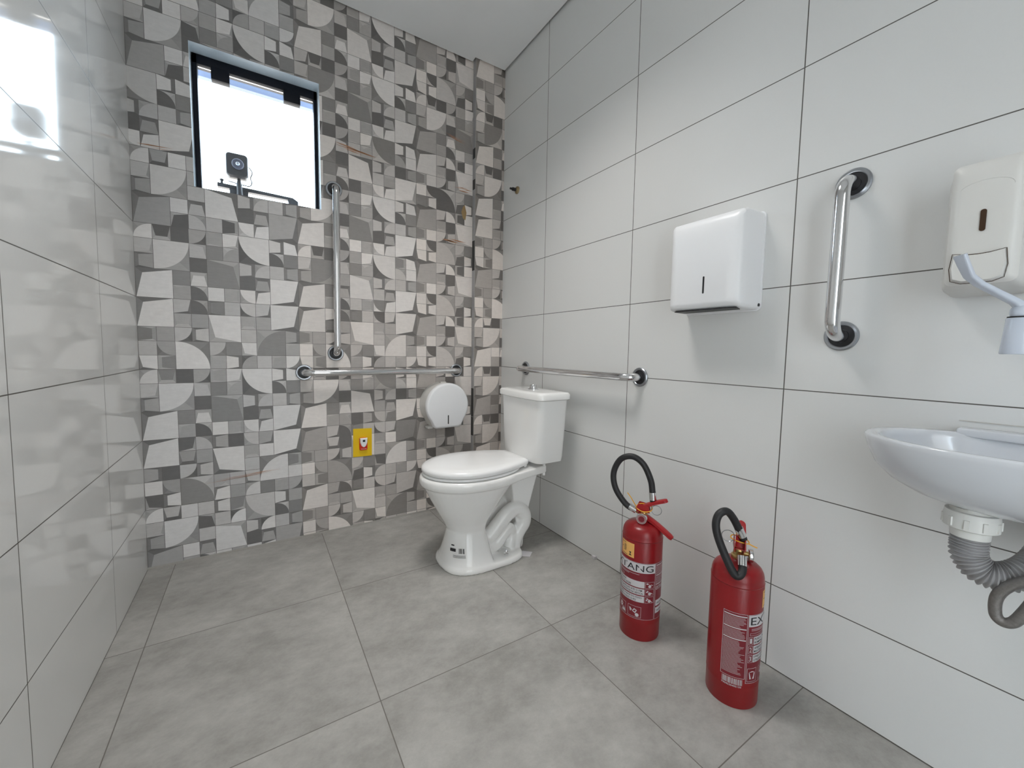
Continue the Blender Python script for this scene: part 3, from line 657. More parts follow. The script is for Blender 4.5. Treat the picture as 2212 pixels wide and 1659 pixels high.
bm = bmesh.new(); box(bm, -.045, -.002, -2.30, -2.008, .804, .822, .004, 3); obj('tap_ledge', bm, 'basin', wb)
bm = bmesh.new(); box(bm, -.0015, -.0002, -2.30, -2.004, .8335, .8355); obj('sealant_line', bm, 'caulk', wb)
bm = bmesh.new(); lathe(bm, [(.0, .0), (.020, .0), (.022, .002), (.022, .004)], (BC.x, -2.09, RZ - .098)); obj('drain_ring', bm, 'chrome', wb)
bm = bmesh.new(); loft(bm, [[(-.003, -2.02, .775), (-.003, -2.26, .775), (-.003, -2.22, .66), (-.003, -2.085, .66)], [(-.13, -2.04, .755), (-.13, -2.24, .755), (-.11, -2.20, .69), (-.11, -2.10, .69)]]); obj('wall_bracket', bm, 'basin', wb)
DX, DY = -.185, -2.062
tr = thing('drain_trap', 'white collar and grey corrugated drain hose under the washbasin', 'drain hose', (DX, DY, .60))
bm = bmesh.new(); lathe(bm, [(.030, .690), (.030, .684), (.036, .683), (.037, .676), (.0375, .674), (.0375, .652), (.034, .650), (.028, .649), (.027, .634), (.020, .634)], (DX, DY, 0)); 
cn = obj('collar_nut', bm, 'pvc', tr)
bm = bmesh.new()
for k in range(10):
    a = 2 * math.pi * k / 10; box(bm, -.0015, .0025, -.004, .004, .654, .673, .001)
    bmesh.ops.transform(bm, matrix=Matrix.Translation((DX, DY, 0)) @ Matrix.Rotation(a, 4, 'Z') @ Matrix.Translation((.0375, 0, 0)), verts=bm.verts[-24:] if len(bm.verts) >= 24 else bm.verts[:]) if False else None
bm.free(); bm = bmesh.new()
for k in range(10):
    a = 2 * math.pi * k / 10; c, s = math.cos(a), math.sin(a)
    q = [(.036, -.004), (.0395, -.003), (.0395, .003), (.036, .004)]
    prism(bm, [(DX + r * c - t_ * s, DY + r * s + t_ * c, .655) for r, t_ in q], (0, 0, .017))
obj('grip_rib', bm, 'pvc', cn)
path = smooth([(DX, DY, .640), (DX, DY, .62), (DX, DY - .002, .595), (DX + .003, DY - .018, .573), (DX + .012, DY - .042, .570), (DX + .03, DY - .064, .582), (DX + .06, DY - .078, .600), (DX + .10, DY - .086, .622), (-.03, DY - .09, .635), (-.002, DY - .09, .637)], 22)
rs = [.0235 + .0035 * math.cos(i * 2 * math.pi / 5.0) for i in range(len(path))]
obj('corrugated_hose', tube(bmesh.new(), path, rs, 24), 'greypipe', tr, sharp=180)
bm = bmesh.new(); lathe(bm, [(.031, 0), (.031, .012), (.026, .014)], (-.001, DY - .09, .637), (-1, 0, 0)); obj('wall_flange', bm, 'pvc', tr)
X_ = -.15
hp = smooth([(-.010, -2.215, .60), (-.10, -2.205, .60), (-.17, -2.175, .60), (-.195, -2.145, .592), (-.198, -2.118, .568), (-.198, -2.104, .54), (-.198, -2.104, .508), (-.198, -2.113, .497), (-.198, -2.125, .503), (-.198, -2.136, .528), (-.195, -2.15, .57), (-.185, -2.175, .64), (-.15, -2.20, .668)], 10)
hs = thing('supply_hose', 'braided grey supply hose looping below the drain hose', 'hose', (-.198, -2.12, .488))
obj('braided_sleeve', tube(bmesh.new(), hp, .0088, 16), 'braid', hs)
obj('inlet_nut', tube(bmesh.new(), [(-.002, -2.2155, .60), (-.03, -2.214, .60)], .0105, 6), 'chrome', hs)
# ---- tap
tp = thing('tap', 'pale blue-white lever tap over the washbasin at the right edge', 'tap', (-.04, -2.13, .826))
tx, ty = -.175, -2.094
obj('spout', tube(bmesh.new(), smooth([(-.030, -2.155, .8225), (-.035, -2.155, .98), (-.055, -2.152, 1.05), (-.09, -2.142, 1.078), (-.135, -2.126, 1.074), (tx, ty - .002, 1.062), (tx, ty, 1.052)], 6), .013, 20), 'chromeplast', tp)
obj('mount_base', lathe(bmesh.new(), [(.017, .8225), (.017, .830), (.016, .842), (.014, .86)], (-.030, -2.155, 0)), 'chromeplast', tp)
obj('aerator', lathe(bmesh.new(), [(.010, .982), (.0205, .982), (.0215, .984), (.0175, 1.045), (.0165, 1.047)], (tx, ty, 0)), 'chromeplast', tp)
obj('aerator_mesh', lathe(bmesh.new(), [(.0, .9838), (.0145, .9838), (.0145, .986), (.0, .986)], (tx, ty, 0)), 'black', tp)
obj('dark_ring', lathe(bmesh.new(), [(.0150, 1.0472), (.0162, 1.0472), (.0162, 1.0496), (.0150, 1.0496)], (tx, ty, 0)), 'black', tp)
bm = bmesh.new()
lp = [(tx + .002, ty - .004, 1.062, .010, .009), (tx - .010, ty + .008, 1.076, .008, .006), (tx - .028, ty + .026, 1.091, .0085, .005), (tx - .048, ty + .046, 1.108, .0090, .0045), (tx - .060, ty + .057, 1.122, .0100, .0042), (tx - .068, ty + .064, 1.143, .0115, .0038), (tx - .073, ty + .069, 1.160, .0125, .0035)]
rings = []
for i, (x, y, z, hw, th) in enumerate(lp):
    a = Vector(lp[max(0, i - 1)][:3]); b = Vector(lp[min(len(lp) - 1, i + 1)][:3]); t_ = (b - a).normalized()
    side = Vector((.7, .7, 0)); side = (side - t_ * side.dot(t_)).normalized(); up = t_.cross(side)
    rings.append([Vector((x, y, z)) + side * p + up * q for p, q in rrect(hw, th, th * .8, 3)])
loft(bm, rings); obj('lever', bm, 'chromeplast', tp, sharp=50)
# ================================================================== TOILET
TY = -.58
to = thing('toilet', 'white close-coupled ceramic toilet in the corner', 'toilet', (-.42, TY, 0))
def egg(uf, ur, hw, z, n=44, pr_r=2.6, pf=2.0):
    """outline with its front at uf and rear at ur"""
    uc = uf - hw * 1.22; pts = []
    for k in range(n):
        a = 2 * math.pi * k / n; c, s = math.cos(a), math.sin(a)
        if c >= 0: u = uc + (uf - uc) * c ** (2 / pf); v = hw * abs(s) ** (2 / pf) * (1 if s > 0 else -1)
        else:
            e = 2 / pr_r; u = uc - (uc - ur) * abs(c) ** e; v = hw * (abs(s) ** e) * (1 if s > 0 else -1)
        pts.append((-u, TY + v, z))
    return pts
bm = bmesh.new()
loft(bm, [egg(.660, .268, .154, 0.0, pr_r=4, pf=2.7), egg(.661, .267, .154, .014, pr_r=4, pf=2.7), egg(.655, .273, .149, .026, pr_r=4, pf=2.7)])           # foot
loft(bm, [egg(.658, .440, .152, .005, pr_r=3, pf=2.7), egg(.655, .440, .148, .024, pr_r=3, pf=2.6), egg(.645, .442, .133, .05, pr_r=3, pf=2.4), egg(.636, .445, .114, .09, pr_r=3, pf=2.2), egg(.626, .450, .098, .135, pf=2.1), egg(.621, .452, .092, .165), egg(.634, .440, .098, .195), egg(.663, .408, .120, .245), egg(.697, .365, .148, .31), egg(.722, .325, .165, .36), egg(.728, .300, .169, .385)])
loft(bm, [egg(.726, .285, .168, .374), egg(.740, .275, .181, .379), egg(.745, .270, .185, .392), egg(.744, .270, .185, .412), egg(.735, .275, .177, .421)])   # rim band
dk = [(.150, .10), (.150, -.112), (.20, -.122), (.33, -.155), (.42, -.17), (.42, .17), (.33, .155), (.20, .118)]
prism(bm, [(-u, TY + v, .384) for u, v in dk], (0, 0, .037))                                                                          # deck under the tank
wp = [(.155, .39), (.330, .39), (.312, .33), (.300, .25), (.285, .14), (.30, .01), (.245, .01), (.225, .16), (.180, .31)]
prism(bm, [(-u, TY - .056, z) for u, z in wp], (0, .112, 0))                                                                         # rear support
prism(bm, [(-u, TY - .042, z) for u, z in [(.46, .01), (.46, .105), (.41, .115), (.365, .140), (.335, .132), (.315, .10), (.29, .01)]], (0, .084, 0))
for sgn in (-1, 1):
    tube(bm, smooth([(-.47, TY + sgn * .035, .075), (-.43, TY + sgn * .045, .105), (-.385, TY + sgn * .05, .150), (-.335, TY + sgn * .05, .195), (-.285, TY + sgn * .05, .212), (-.243, TY + sgn * .05, .180), (-.240, TY + sgn * .05, .135), (-.268, TY + sgn * .05, .100), (-.285, TY + sgn * .045, .06), (-.29, TY + sgn * .04, .02)], 6), .037, 18)
    tube(bm, smooth([(-.46, TY + sgn * .055, .05), (-.40, TY + sgn * .06, .062), (-.365, TY + sgn * .055, .095), (-.330, TY + sgn * .055, .125), (-.31, TY + sgn * .05, .09), (-.33, TY + sgn * .06, .03)], 5), .028, 14)
body = obj('body', bm, 'ceramic', to)
md = body.modifiers.new('remesh', 'REMESH'); md.mode = 'VOXEL'; md.voxel_size = .0042; md.use_smooth_shade = True
ms = body.modifiers.new('smooth', 'SMOOTH'); ms.factor = .5; ms.iterations = 10
bm = bmesh.new()
loft(bm, [egg(.728, .265, .174, .4235, pr_r=2.2), egg(.733, .262, .178, .427, pr_r=2.2), egg(.731, .263, .176, .434, pr_r=2.2), egg(.718, .268, .165, .436, pr_r=2.2)]); obj('seat_ring', bm, 'seat', to, sharp=60)
def lid_ring(k, z, n=20):
    """lid outline: round front, sides drawing in straight to a blunt rear with soft corners"""
    uf, ur, hw = .735, .246, .181; uc = uf - hw * 1.22; pts = []
    half = [(uc + (uf - uc) * math.cos(math.pi / 2 * i / n), hw * math.sin(math.pi / 2 * i / n)) for i in range(n + 1)]
    for i in range(1, 13): t = i / 12; half.append((uc - (uc - ur - .012) * t, hw * (1 - .06 * t - .36 * t * t)))
    half += [(ur + .004, hw * .545), (ur, hw * .50), (ur - .002, hw * .25)]
    out = half + [(u, -v) for u, v in reversed(half)][1:-1] if False else half + [(u, -v) for u, v in reversed(half[1:])]
    return [(-(.49 + (u - .49) * k), TY + v * k, z) for u, v in out]
bm = bmesh.new()
loft(bm, [lid_ring(.975, .437), lid_ring(1.0, .442), lid_ring(1.0, .453), lid_ring(.985, .460), lid_ring(.94, .4655), lid_ring(.80, .470), lid_ring(.5, .472)]); obj('seat_lid', bm, 'seat', to, sharp=60)
for sgn in (-1, 1):
    bm = bmesh.new(); tube(bm, [(-.262, TY + sgn * .05, .432), (-.262, TY + sgn * .09, .432)], .010, 16); obj('lid_hinge', bm, 'seat', to)
def tank_ring(z, u0, u1, hw, r, bow=.012, n=6):
    pts = []
    hwx = (u1 - u0) / 2; uc = (u0 + u1) / 2
    base = rrect(hwx, hw, r, n)
    for a, b in base:
        u = uc + a; t_ = max(0, a / hwx); u += bow * t_ * (1 - (b / hw) ** 2)
        pts.append((-u, TY + b, z))
    # densify long front edge
    out = []
    for i in range(len(pts)):
        p, q = Vector(pts[i]), Vector(pts[(i + 1) % len(pts)]); out.append(p)
        m_ = 8
        if (q - p).length > .05:
            for k in range(1, m_):
                w_ = p.lerp(q, k / m_); 
                if p.x < -uc and q.x < -uc: w_.x = -(u1 + bow * (1 - ((w_.y - TY) / hw) ** 2))
                out.append(w_)
    return out
bm = bmesh.new()
loft(bm, [tank_ring(.4415, .088, .222, .150, .028), tank_ring(.446, .082, .232, .158, .030), tank_ring(.47, .080, .236, .162, .030), tank_ring(.62, .076, .238, .172, .030), tank_ring(.744, .074, .240, .180, .030)])
tk = obj('tank', bm, 'ceramic', to, sharp=50)
bm = bmesh.new()
loft(bm, [tank_ring(.7455, .068, .245, .184, .026), tank_ring(.750, .064, .252, .190, .028), tank_ring(.772, .064, .252, .190, .028), tank_ring(.780, .070, .246, .184, .028), tank_ring(.783, .095, .222, .160, .03, bow=.006)]); ld = obj('tank_lid', bm, 'ceramic', to, sharp=50)
bm = bmesh.new(); lathe(bm, [(.027, .783), (.027, .787), (.019, .789), (.018, .803), (.015, .807), (.0, .808)], (-.159, TY, 0)); obj('flush_button', bm, 'chrome', ld)
for sgn in (-1, 1): obj('tank_bolt', tube(bmesh.new(), [(-.162, TY + sgn * .104, .372), (-.162, TY + sgn * .104, .441)], .008, 12), 'ceramic', to)
bm = bmesh.new(); tube(bm, [(-.165, TY, .42), (-.165, TY, .442)], .035, 20); obj('tank_gasket', bm, 'ceramic', to)
for sgn in (-1, 1):
    bm = bmesh.new(); lathe(bm, [(.012, .032), (.012, .036), (.008, .038), (.008, .046), (.004, .052), (.0, .053)], (-.375, TY + sgn * .110, 0), n=16); obj('floor_bolt', bm, 'chrome', to)
# barcode sticker wrapped on the front foot
bm = bmesh.new()
def onfoot(a, z): 
    ks = [(.05, .645, .442, .133, 3, 2.4), (.09, .636, .445, .114, 3, 2.2), (.135, .626, .450, .098, 2.6, 2.1)]
    i = 0 if z < .09 else 1; t_ = (z - ks[i][0]) / (ks[i + 1][0] - ks[i][0]); m_ = [p + (q - p) * t_ for p, q in zip(ks[i], ks[i + 1])]
    e = egg(m_[1], m_[2], m_[3], z, pr_r=m_[4], pf=m_[5], n=360); return Vector(e[int(a) % 360])
def foot_quad(a0, a1, z0_, z1_, out=.0012, mi=0):
    n = max(1, int((a1 - a0) / 3)); prev = None
    for k in range(n + 1):
        a = a0 + (a1 - a0) * k / n; c = Vector((-.54, TY, 0))
        def P(z):
            p = onfoot(a, z); d = Vector((p.x - c.x, p.y - c.y, 0)).normalized(); return p + d * (out + .0022)
        cur = (bm.verts.new(P(z0_)), bm.verts.new(P(z1_)))
        if prev: bm.faces.new((prev[0], cur[0], cur[1], prev[1])).material_index = mi
        prev = cur
r_ = random.Random(3); a_ = 306
while a_ < 318: foot_quad(a_, a_ + 1.0, .082, .102, .0012, 1); a_ += r_.choice([1.4, 2.0, 2.6])
foot_quad(324, 338, .088, .100, .0012, 1); foot_quad(328, 336, .110, .115, .0012, 1)
for k in range(3): foot_quad(304, 330, .074 - .004 * k, .0752 - .004 * k, .0010, 1)
obj('barcode_print', bm, ['plastic', 'lab_ink'], to, fix=False)
bm = bmesh.new(); prism(bm, [(-.262, -.722, .0006), (-.225, -.690, .0006), (-.262, -.655, .0006), (-.30, -.69, .0006)], (0, 0, .0012)); tag(obj('paper_scrap', bm, 'lab_white'), 'white paper scrap under the back of the toilet foot', 'paper')
bm = bmesh.new(); prism(bm, [(-.012, -.875, .0005), (-.001, -.88, .0005), (-.001, -.90, .0005), (-.014, -.895, .0005)], (0, 0, .012)); tag(obj('tile_spacer', bm, 'lab_white'), 'tiny white plastic tile spacer at the foot of the pale wall', 'spacer')
# ================================================================== FIRE EXTINGUISHERS (built at the origin, +x = label front)
RB = .0672
def cyl_pt(a, z, r): return Vector((r * math.cos(a), r * math.sin(a), z))
def wrap_rect(bm, a0, a1, z0_, z1_, r, mi=0):
    """patch on the cylinder between two angles (degrees)"""
    n = max(1, int(abs(a1 - a0) / 5)); prev = None
    for k in range(n + 1):
        a = R(a0 + (a1 - a0) * k / n); cur = (bm.verts.new(cyl_pt(a, z0_, r)), bm.verts.new(cyl_pt(a, z1_, r)))
        if prev: bm.faces.new((prev[0], cur[0], cur[1], prev[1])).material_index = mi
        prev = cur
def wrap_text(bm, s, a0, a1, z0_, z1_, r, mi=0, bold=.012):
    vs, fs = text_polys(s, bold=bold)
    V = [bm.verts.new(cyl_pt(R(a0 + (a1 - a0) * u), z0_ + (z1_ - z0_) * v, r)) for u, v in vs]
    for f in fs:
        try: bm.faces.new([V[i] for i in f]).material_index = mi
        except ValueError: pass
def wrap_outline(bm, a0, a1, z0_, z1_, r, t_, mi=0):
    da = math.degrees(t_ / RB)
    wrap_rect(bm, a0, a1, z0_, z0_ + t_, r, mi); wrap_rect(bm, a0, a1, z1_ - t_, z1_, r, mi)
    wrap_rect(bm, a0, a0 + da, z0_ + t_, z1_ - t_, r, mi); wrap_rect(bm, a1 - da, a1, z0_ + t_, z1_ - t_, r, mi)
def wrap_poly(bm, pts, r, mi=0):
    bm.faces.new([bm.verts.new(cyl_pt(R(a), z, r)) for a, z in pts]).material_index = mi
def disc_pts(a, z, rr, n=14): return [(a + math.degrees(rr / RB) * math.cos(2 * math.pi * k / n), z + rr * math.sin(2 * math.pi * k / n)) for k in range(n)]
# angles grow counter-clockwise seen from above = to the right as read from outside
def label_mesh():
    bm = bmesh.new(); r0, r1, r2, r3 = RB + .0005, RB + .0008, RB + .0011, RB + .0014    # materials: 0 red 1 white 2 ink 3 sticker
    FA, FB = -75, 75; LT, LB = .274, .078
    wrap_rect(bm, -128, -77, LB + .012, LT, r0, 0); wrap_outline(bm, -128, -77, LB + .012, LT, r1, .0009, 1)
    wrap_rect(bm, FA, FB, LB, LT, r0, 0); wrap_outline(bm, FA, FB, LB, LT, r1, .0009, 1)
    wrap_rect(bm, 77, 122, LB, LT, r0, 0); wrap_outline(bm, 77, 122, LB, LT, r1, .0009, 1)
    wrap_rect(bm, FA + 1, FB - 1, .240, .272, r1, 1); wrap_text(bm, 'EXTANG', FA + 5, FB - 7, .245, .267, r3, 2, 0)
    rr = random.Random(4)
    for a0, a1, zt, zb_ in ((-126, -79, .268, .10), (79, 120, .268, .20)):      # rows of small print
        z_ = zt; i = 0
        while z_ > zb_:
            if i in (0, 9, 17): wrap_rect(bm, a0, a1, z_ - .003, z_, r1, 1); z_ -= .0062
            else: wrap_rect(bm, a0, a1 - rr.uniform(0, 16), z_ - .0009, z_, r1, 1); z_ -= .0036
            i += 1
    for z_, w_ in ((.234, .8), (.230, .55)): wrap_rect(bm, FA + 8, FA + 8 + 120 * w_, z_ - .0012, z_, r1, 1)
    wrap_outline(bm, FA + 5, FA + 55, .215, .222, r1, .0006, 1)
    t1 = [('PUXE A TRAVA', 'ROMPENDO O LACRE'), ('APERTE O GATILHO ATE O FIM', 'MANTENHA O EXTINTOR NA VERTICAL'), ('DIRIJA O JATO A BASE DO FOGO', 'UTILIZANDO TODO O PO')]
    for i in range(3):
        zt = .211 - i * .0255; zb_ = zt - .022
        wrap_outline(bm, FA + 3, FA + 13, zb_, zt, r1, .0007, 1); wrap_text(bm, str(i + 1), FA + 5.5, FA + 10.5, zb_ + .004, zt - .004, r1, 1)
        wrap_rect(bm, FA + 15, FB - 31, zb_, zt, r1, 1)
        wrap_text(bm, t1[i][0], FA + 17, FA + 17 + min(96, 4 * len(t1[i][0])), zt - .0095, zt - .003, r3, 2)
        wrap_text(bm, t1[i][1], FA + 17, FA + 17 + min(99, 4 * len(t1[i][1])), zb_ + .003, zb_ + .0095, r3, 2)
        wrap_outline(bm, FB - 29, FB - 3, zb_, zt, r1, .0007, 1)              # pictogram: hand and cylinder
        c = FB - 16; zc = zb_ + .008
        wrap_poly(bm, disc_pts(c, zc - .001, .0052), r1, 1)
        wrap_poly(bm, [(c - 9, zc + .007), (c - 7, zc + .010), (c + 9, zc + (.003 - .004 * i)), (c + 9, zc + (.001 - .004 * i))], r2, 1)
        wrap_poly(bm, disc_pts(c - 8, zc + .008 - .003 * i, .0024), r2, 1)
    for i, (a0, a1) in enumerate(((FA + 3, FA + 28), (FA + 36, FA + 66), (FA + 74, FA + 112))):   # fire class pictograms
        z0_, z1_ = .083, .121; wrap_outline(bm, a0, a1, z0_, z1_, r1, .0008, 1); c = (a0 + a1) / 2
        if i == 0:
            wrap_poly(bm, [(c - 6, .090), (c + 6, .090), (c + 8, .108), (c - 8, .108)], r1, 1); wrap_poly(bm, [(c - 9, .109), (c, .113), (c + 9, .109), (c, .110)], r1, 1)
        elif i == 1:
            wrap_poly(bm, [(c - 9, .100), (c - 1, .095), (c + 4, .109), (c - 5, .116)], r1, 1)
            for k in range(3): wrap_poly(bm, [(c + 1 + 4 * k, .087), (c + 6 + 4 * k, .087), (c + 3.5 + 4 * k, .100 + .004 * (k % 2))], r1, 1)
        else:
            wrap_poly(bm, disc_pts(c + 8, .092, .0062), r1, 1); wrap_poly(bm, [(c - 6, .102), (c + 3, .096), (c + 8, .108), (c, .113)], r1, 1)
            wrap_poly(bm, [(c - 15, .113), (c - 12, .111), (c - 9, .100), (c - 12, .100)], r1, 1); wrap_poly(bm, [(c - 12, .113), (c - 6, .105), (c - 8, .103), (c - 13, .109)], r1, 1)
    wrap_text(bm, 'EXTANG', 80, 118, .181, .194, r1, 1)
    for i in range(2): wrap_rect(bm, 80, 119, .098 + i * .026, .118 + i * .026, r1, 1); wrap_text(bm, 'VALIDADE', 83, 112, .104 + i * .026, .111 + i * .026, r3, 2)
    a_ = -124.
    while a_ < -82:                                                           # bar code
        w_ = rr.choice([.7, 1.0, 1.6]); wrap_rect(bm, a_, a_ + w_, .070, .087, r1, 1); a_ += w_ + rr.choice([.7, .9, 1.4])
    wrap_text(bm, '7904520405150', -125, -83, .063, .068, r1, 1)
    return bm
def sticker_mesh():
    bm = bmesh.new(); r0, r1 = RB + .0006, RB + .0012; a0, a1, zb_, zt = -37, 12, .285, .334
    n = 10; wrap_rect(bm, a0, a1, zb_, zt, r0, 0)
    wrap_text(bm, 'Seguranca', a0 + 3, a0 + 20, zt - .008, zt - .003, r1, 1)
    for i, (x, w_) in enumerate(((14, 8), (12, 11), (13, 9), (12, 12), (14, 8), (12, 10))): wrap_rect(bm, a0 + x, a0 + x + w_, zt - .014 - i * .0038, zt - .0126 - i * .0038, r1, 1)
    wrap_rect(bm, a0 + 3, a0 + 8, zt - .024, zt - .022, r1, 1); wrap_rect(bm, a0 + 6, a0 + 27, zb_ + .004, zb_ + .0055, r1, 1)
    wrap_poly(bm, [(a0 + 33, zb_ + .019), (a0 + 41, zb_ + .019), (a0 + 37, zb_ + .012)], r1, 1); wrap_poly(bm, [(a0 + 32, zb_ + .006), (a0 + 42, zb_ + .006), (a0 + 37, zb_ + .013)], r1, 1)
    return bm
def extinguisher():
    t_ = thing('fire_extinguisher', 'red', 'fire extinguisher', (0, 0, 0), group='red fire extinguishers on the floor')
    bm = bmesh.new()
    prof = [(.0, .004), (.058, .004), (.0655, .0), (.0665, .003), (.0668, .058), (RB + .0004, .062), (RB, .066), (RB, .340), (RB - .001, .3425), (RB + .0007, .346), (RB - .001, .3495), (.0660, .358), (.0640, .368), (.0590, .378), (.0500, .386), (.0380, .391), (.0250, .394), (.0195, .398), (.018, .402), (.0, .402)]
    obj('cylinder', lathe(bm, prof, (0, 0, 0), n=64), 'red', t_, local=True, sharp=30)
    obj('label_print', label_mesh(), ['lab_red', 'lab_white', 'lab_ink', 'sticker'], t_, local=True, fix=False)
    st_ = obj('inspection_sticker', sticker_mesh(), ['sticker', 'lab_ink'], t_, local=True, fix=False); st_['label'] = 'small orange sticker'
    bm = bmesh.new(); lathe(bm, [(.018, .398), (.019, .402), (.019, .408), (.015, .410), (.013, .426), (.011, .430), (.0, .430)], (0, 0, 0), n=24)
    vb = obj('brass_valve', bm, 'brass', t_, local=True); vb['label'] = 'brass valve head'
    return t_
def copy_tree(o, parent=None):
    c = o.copy(); COL.objects.link(c); c.parent = parent
    for ch in list(o.children): copy_tree(ch, c)
    return c
e1 = extinguisher(); e2 = copy_tree(e1)
def place_parts(root, c, parts):
    """parts whose pose differs between the two, given in room coordinates relative to the cylinder axis c, undone by the root's turn"""
    rot = Matrix.Rotation(-root.rotation_euler.z, 4, 'Z')
    for name, bm, m in parts:
        bmesh.ops.translate(bm, verts=bm.verts, vec=-Vector(c)); bmesh.ops.transform(bm, matrix=rot, verts=bm.verts)
        yield obj(name, bm, m, root, local=True)
def lever(bm, a, b, w0, w1, th=.0015, drop=.004, bend=0.0):
    """pressed-steel channel from a to b"""
    a, b = Vector(a), Vector(b); t_ = (b - a).normalized(); side = t_.cross(Vector((0, 0, 1))).normalized(); up = side.cross(t_)
    rings = []
    L_ = (b - a).length
    for s in [k / 10 * .86 for k in range(11)] + [.89, .92, .945, .965, .98, .992, 1.0]:
        w_ = w0 + (w1 - w0) * s; e_ = (1 - s) * L_
        if e_ < w_: w_ *= max(.16, math.sqrt(max(0, 1 - (1 - e_ / w_) ** 2)))
        p = a.lerp(b, s) + up * (bend * math.sin(math.pi * s))
        q = [(-w_, -drop), (-w_, 0), (-w_ * .6, .0022), (w_ * .6, .0022), (w_, 0), (w_, -drop), (w_ - th, -drop), (w_ - th, -.001), (-w_ + th, -.001), (-w_ + th, -drop)]
        rings.append([p + side * x + up * z_ for x, z_ in q])
    return loft(bm, rings)
def dress(root, c, rz, lab, dirv, gdir, hose, ring_c, seal_pts, tail, low_end, up_end, up_base):
    root.location = (c[0], c[1], 0); root.rotation_euler.z = rz; root['label'] = lab
    c = Vector((c[0], c[1], 0)); d = Vector(dirv).normalized(); g_ = Vector(gdir).normalized()
    P = []
    bm = bmesh.new(); tube(bm, [c + Vector((0, 0, .415)), c + g_ * .026 + Vector((0, 0, .415))], .0065, 12)
    P.append(('gauge_stem', bm, 'brass'))
    gc = c + g_ * .024 + Vector((0, 0, .412))
    bm = bmesh.new(); lathe(bm, [(.0155, .0), (.0185, .002), (.0185, .009), (.017, .0115), (.0155, .0115)], gc, g_, 28); P.append(('pressure_gauge', bm, 'chrome'))
    h0 = Vector(hose[0]); h1 = Vector(hose[-1])
    P.append(('hose', tube(bmesh.new(), smooth(hose, 10), .0105, 18), 'rubber'))
    n0 = (Vector(hose[1]) - h0).normalized(); n1 = (Vector(hose[-2]) - h1).normalized()
    P.append(('hose_ferrule', tube(bmesh.new(), [h0 - n0 * .004, h0 + n0 * .022], .0118, 18), 'chrome'))
    P.append(('nozzle_ferrule', tube(bmesh.new(), [h1 + n1 * .010, h1 + n1 * .036], .0118, 18), 'chrome'))
    P.append(('outlet_pipe', tube(bmesh.new(), [c + Vector((0, 0, .416)), h0], .0075, 12), 'brass'))
    bm = bmesh.new(); base = Vector(up_base)
    lever(bm, base, up_end, .0135, .0115, drop=.008, bend=.004); P.append(('squeeze_lever', bm, 'redlever'))
    bm = bmesh.new(); lever(bm, c + Vector((0, 0, .428)) - d * .012, low_end, .012, .0125, drop=.009, bend=.004); P.append(('carry_handle', bm, 'redlever'))
    bm = bmesh.new(); side = d.cross(Vector((0, 0, 1)))
    for s in (-1, 1):
        prism(bm, [c + d * x + side * (s * .0125) + Vector((0, 0, z_)) for x, z_ in ((-.022, .428), (.022, .428), (.018, .452), (-.016, .456), (-.022, .445))], side * (.0016 * s))
    P.append(('lever_bracket', bm, 'redlever'))
    rc = Vector(ring_c[0]); ru, rv = Vector(ring_c[1]).normalized(), Vector(ring_c[2]).normalized()
    P.append(('safety_pin_ring', tube(bmesh.new(), [rc + (ru * math.cos(2 * math.pi * k / 28) + rv * math.sin(2 * math.pi * k / 28)) * .0165 for k in range(28)], .0011, 8, closed=True), 'steel'))
    P.append(('tamper_seal', tube(tube(bmesh.new(), smooth(seal_pts, 8, closed=True), .0016, 8, closed=True), tail, [.0016] * len(tail), 8), 'seal'))
    objs = list(place_parts(root, c, P))
    gm = bmesh.new(); lathe(gm, [(.0, .0118), (.0155, .0118)], gc, g_, 28, cap=False); 
    wd = bmesh.new(); lathe(wd, [(.0, .0123), (.010, .0123)], gc, g_, 20, cap=False)
    rot = Matrix.Rotation(-rz, 4, 'Z')
    for nm, b_, m_ in (('gauge_dial', gm, 'dial'), ('gauge_sector', wd, 'lab_red')):
        bmesh.ops.translate(b_, verts=b_.verts, vec=-c); bmesh.ops.transform(b_, matrix=rot, verts=b_.verts)
        obj(nm, b_, m_, objs[1], local=True, fix=False)
c1 = (-.213, -1.325); c2 = (-.1905, -1.640)
def rel(c, x, y, z): return (c[0] + x, c[1] + y, z)
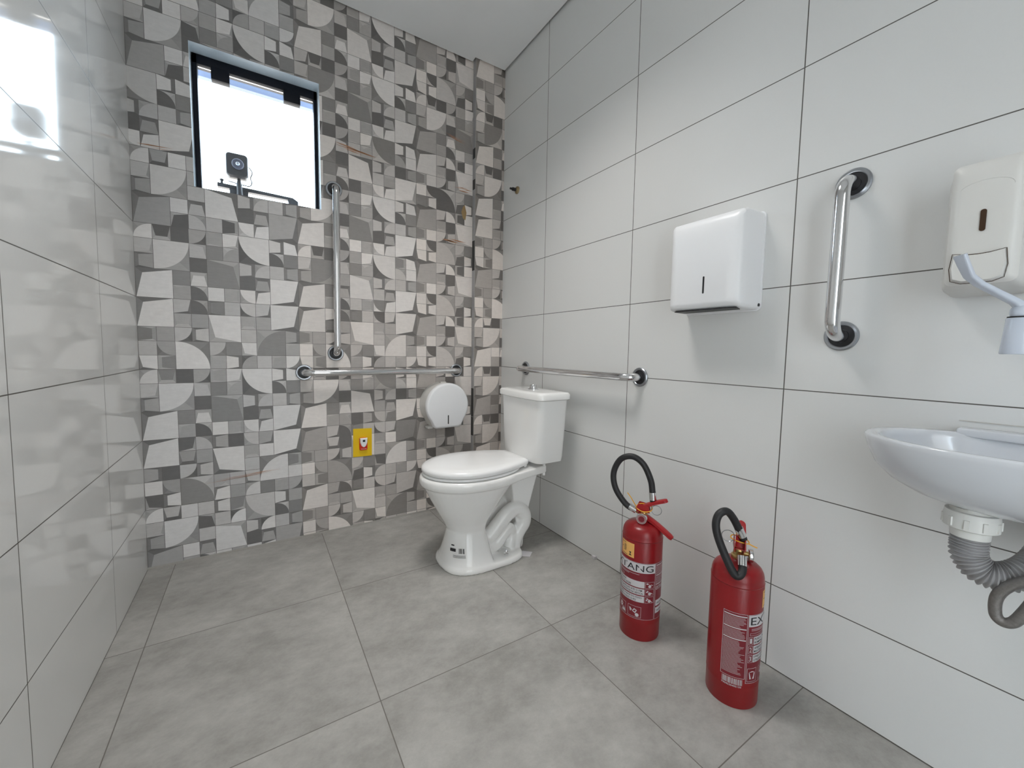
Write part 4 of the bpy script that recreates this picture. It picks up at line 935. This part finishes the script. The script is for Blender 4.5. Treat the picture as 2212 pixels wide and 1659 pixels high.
# direction from cylinder 1 to the camera
dc1 = math.atan2(-2.21888 - c1[1], -1.32985 - c1[0]); dc2 = math.atan2(-2.21888 - c2[1], -1.32985 - c2[0])
rt = Vector((.53, -.848, 0)); bk = Vector((.848, .53, 0))   # picture-right and away, in the room
def rr_(c, r_, b_, z_): v = rt * r_ + bk * b_; return (c[0] + v.x, c[1] + v.y, z_)
dress(e1, c1, dc1 - R(33), 'red fire extinguisher nearer the toilet, its large black hose looped upright', tuple(rt), (-.80, -.45, 0),
      [rr_(c1, -.028, .0, .428), rr_(c1, -.060, .0, .442), rr_(c1, -.098, .005, .490), rr_(c1, -.108, .01, .545), rr_(c1, -.085, .01, .597), rr_(c1, -.045, .01, .612), rr_(c1, -.008, .01, .590), rr_(c1, .018, .008, .540), rr_(c1, .026, .005, .500), rr_(c1, .030, .004, .462)],
      (rr_(c1, .042, .0, .438), tuple(rt), (0, 0, 1)), [rr_(c1, -.022, -.012, .440), rr_(c1, .0, -.02, .433), rr_(c1, .024, -.012, .436), rr_(c1, .026, .004, .446), rr_(c1, .0, .006, .452), rr_(c1, -.018, -.002, .450)],
      [rr_(c1, -.022, -.012, .442), rr_(c1, -.040, -.02, .475), rr_(c1, -.052, -.024, .492)], rr_(c1, .100, -.02, .362), rr_(c1, .075, .0, .482), rr_(c1, -.020, 0, .437))
dd = Vector((.72, .69, 0)).normalized()
def r2(c, r_, b_, z_): return rr_(c, r_, b_, z_)
dress(e2, c2, dc2 + R(104), 'red fire extinguisher further from the toilet, hose folded over its top', tuple(bk), tuple(rt),
      [rr_(c2, .006, -.030, .414), rr_(c2, .006, -.052, .385), rr_(c2, -.012, -.062, .378), rr_(c2, -.045, -.055, .440), rr_(c2, -.062, -.045, .490), rr_(c2, -.058, -.038, .525), rr_(c2, -.038, -.025, .536), rr_(c2, -.018, -.010, .512), rr_(c2, .004, .002, .466), rr_(c2, .010, .004, .452)],
      (rr_(c2, -.028, .012, .452), tuple(rt), (0, 0, 1)), [rr_(c2, -.020, .0, .452), rr_(c2, .0, -.012, .450), rr_(c2, .022, .0, .444), rr_(c2, .022, .018, .446), rr_(c2, .0, .024, .452), rr_(c2, -.018, .018, .454)],
      [rr_(c2, .022, .002, .444), rr_(c2, .034, .0, .440), rr_(c2, .044, -.002, .438)], rr_(c2, .010, .105, .395), rr_(c2, .004, .030, .497), rr_(c2, .004, -.004, .425))
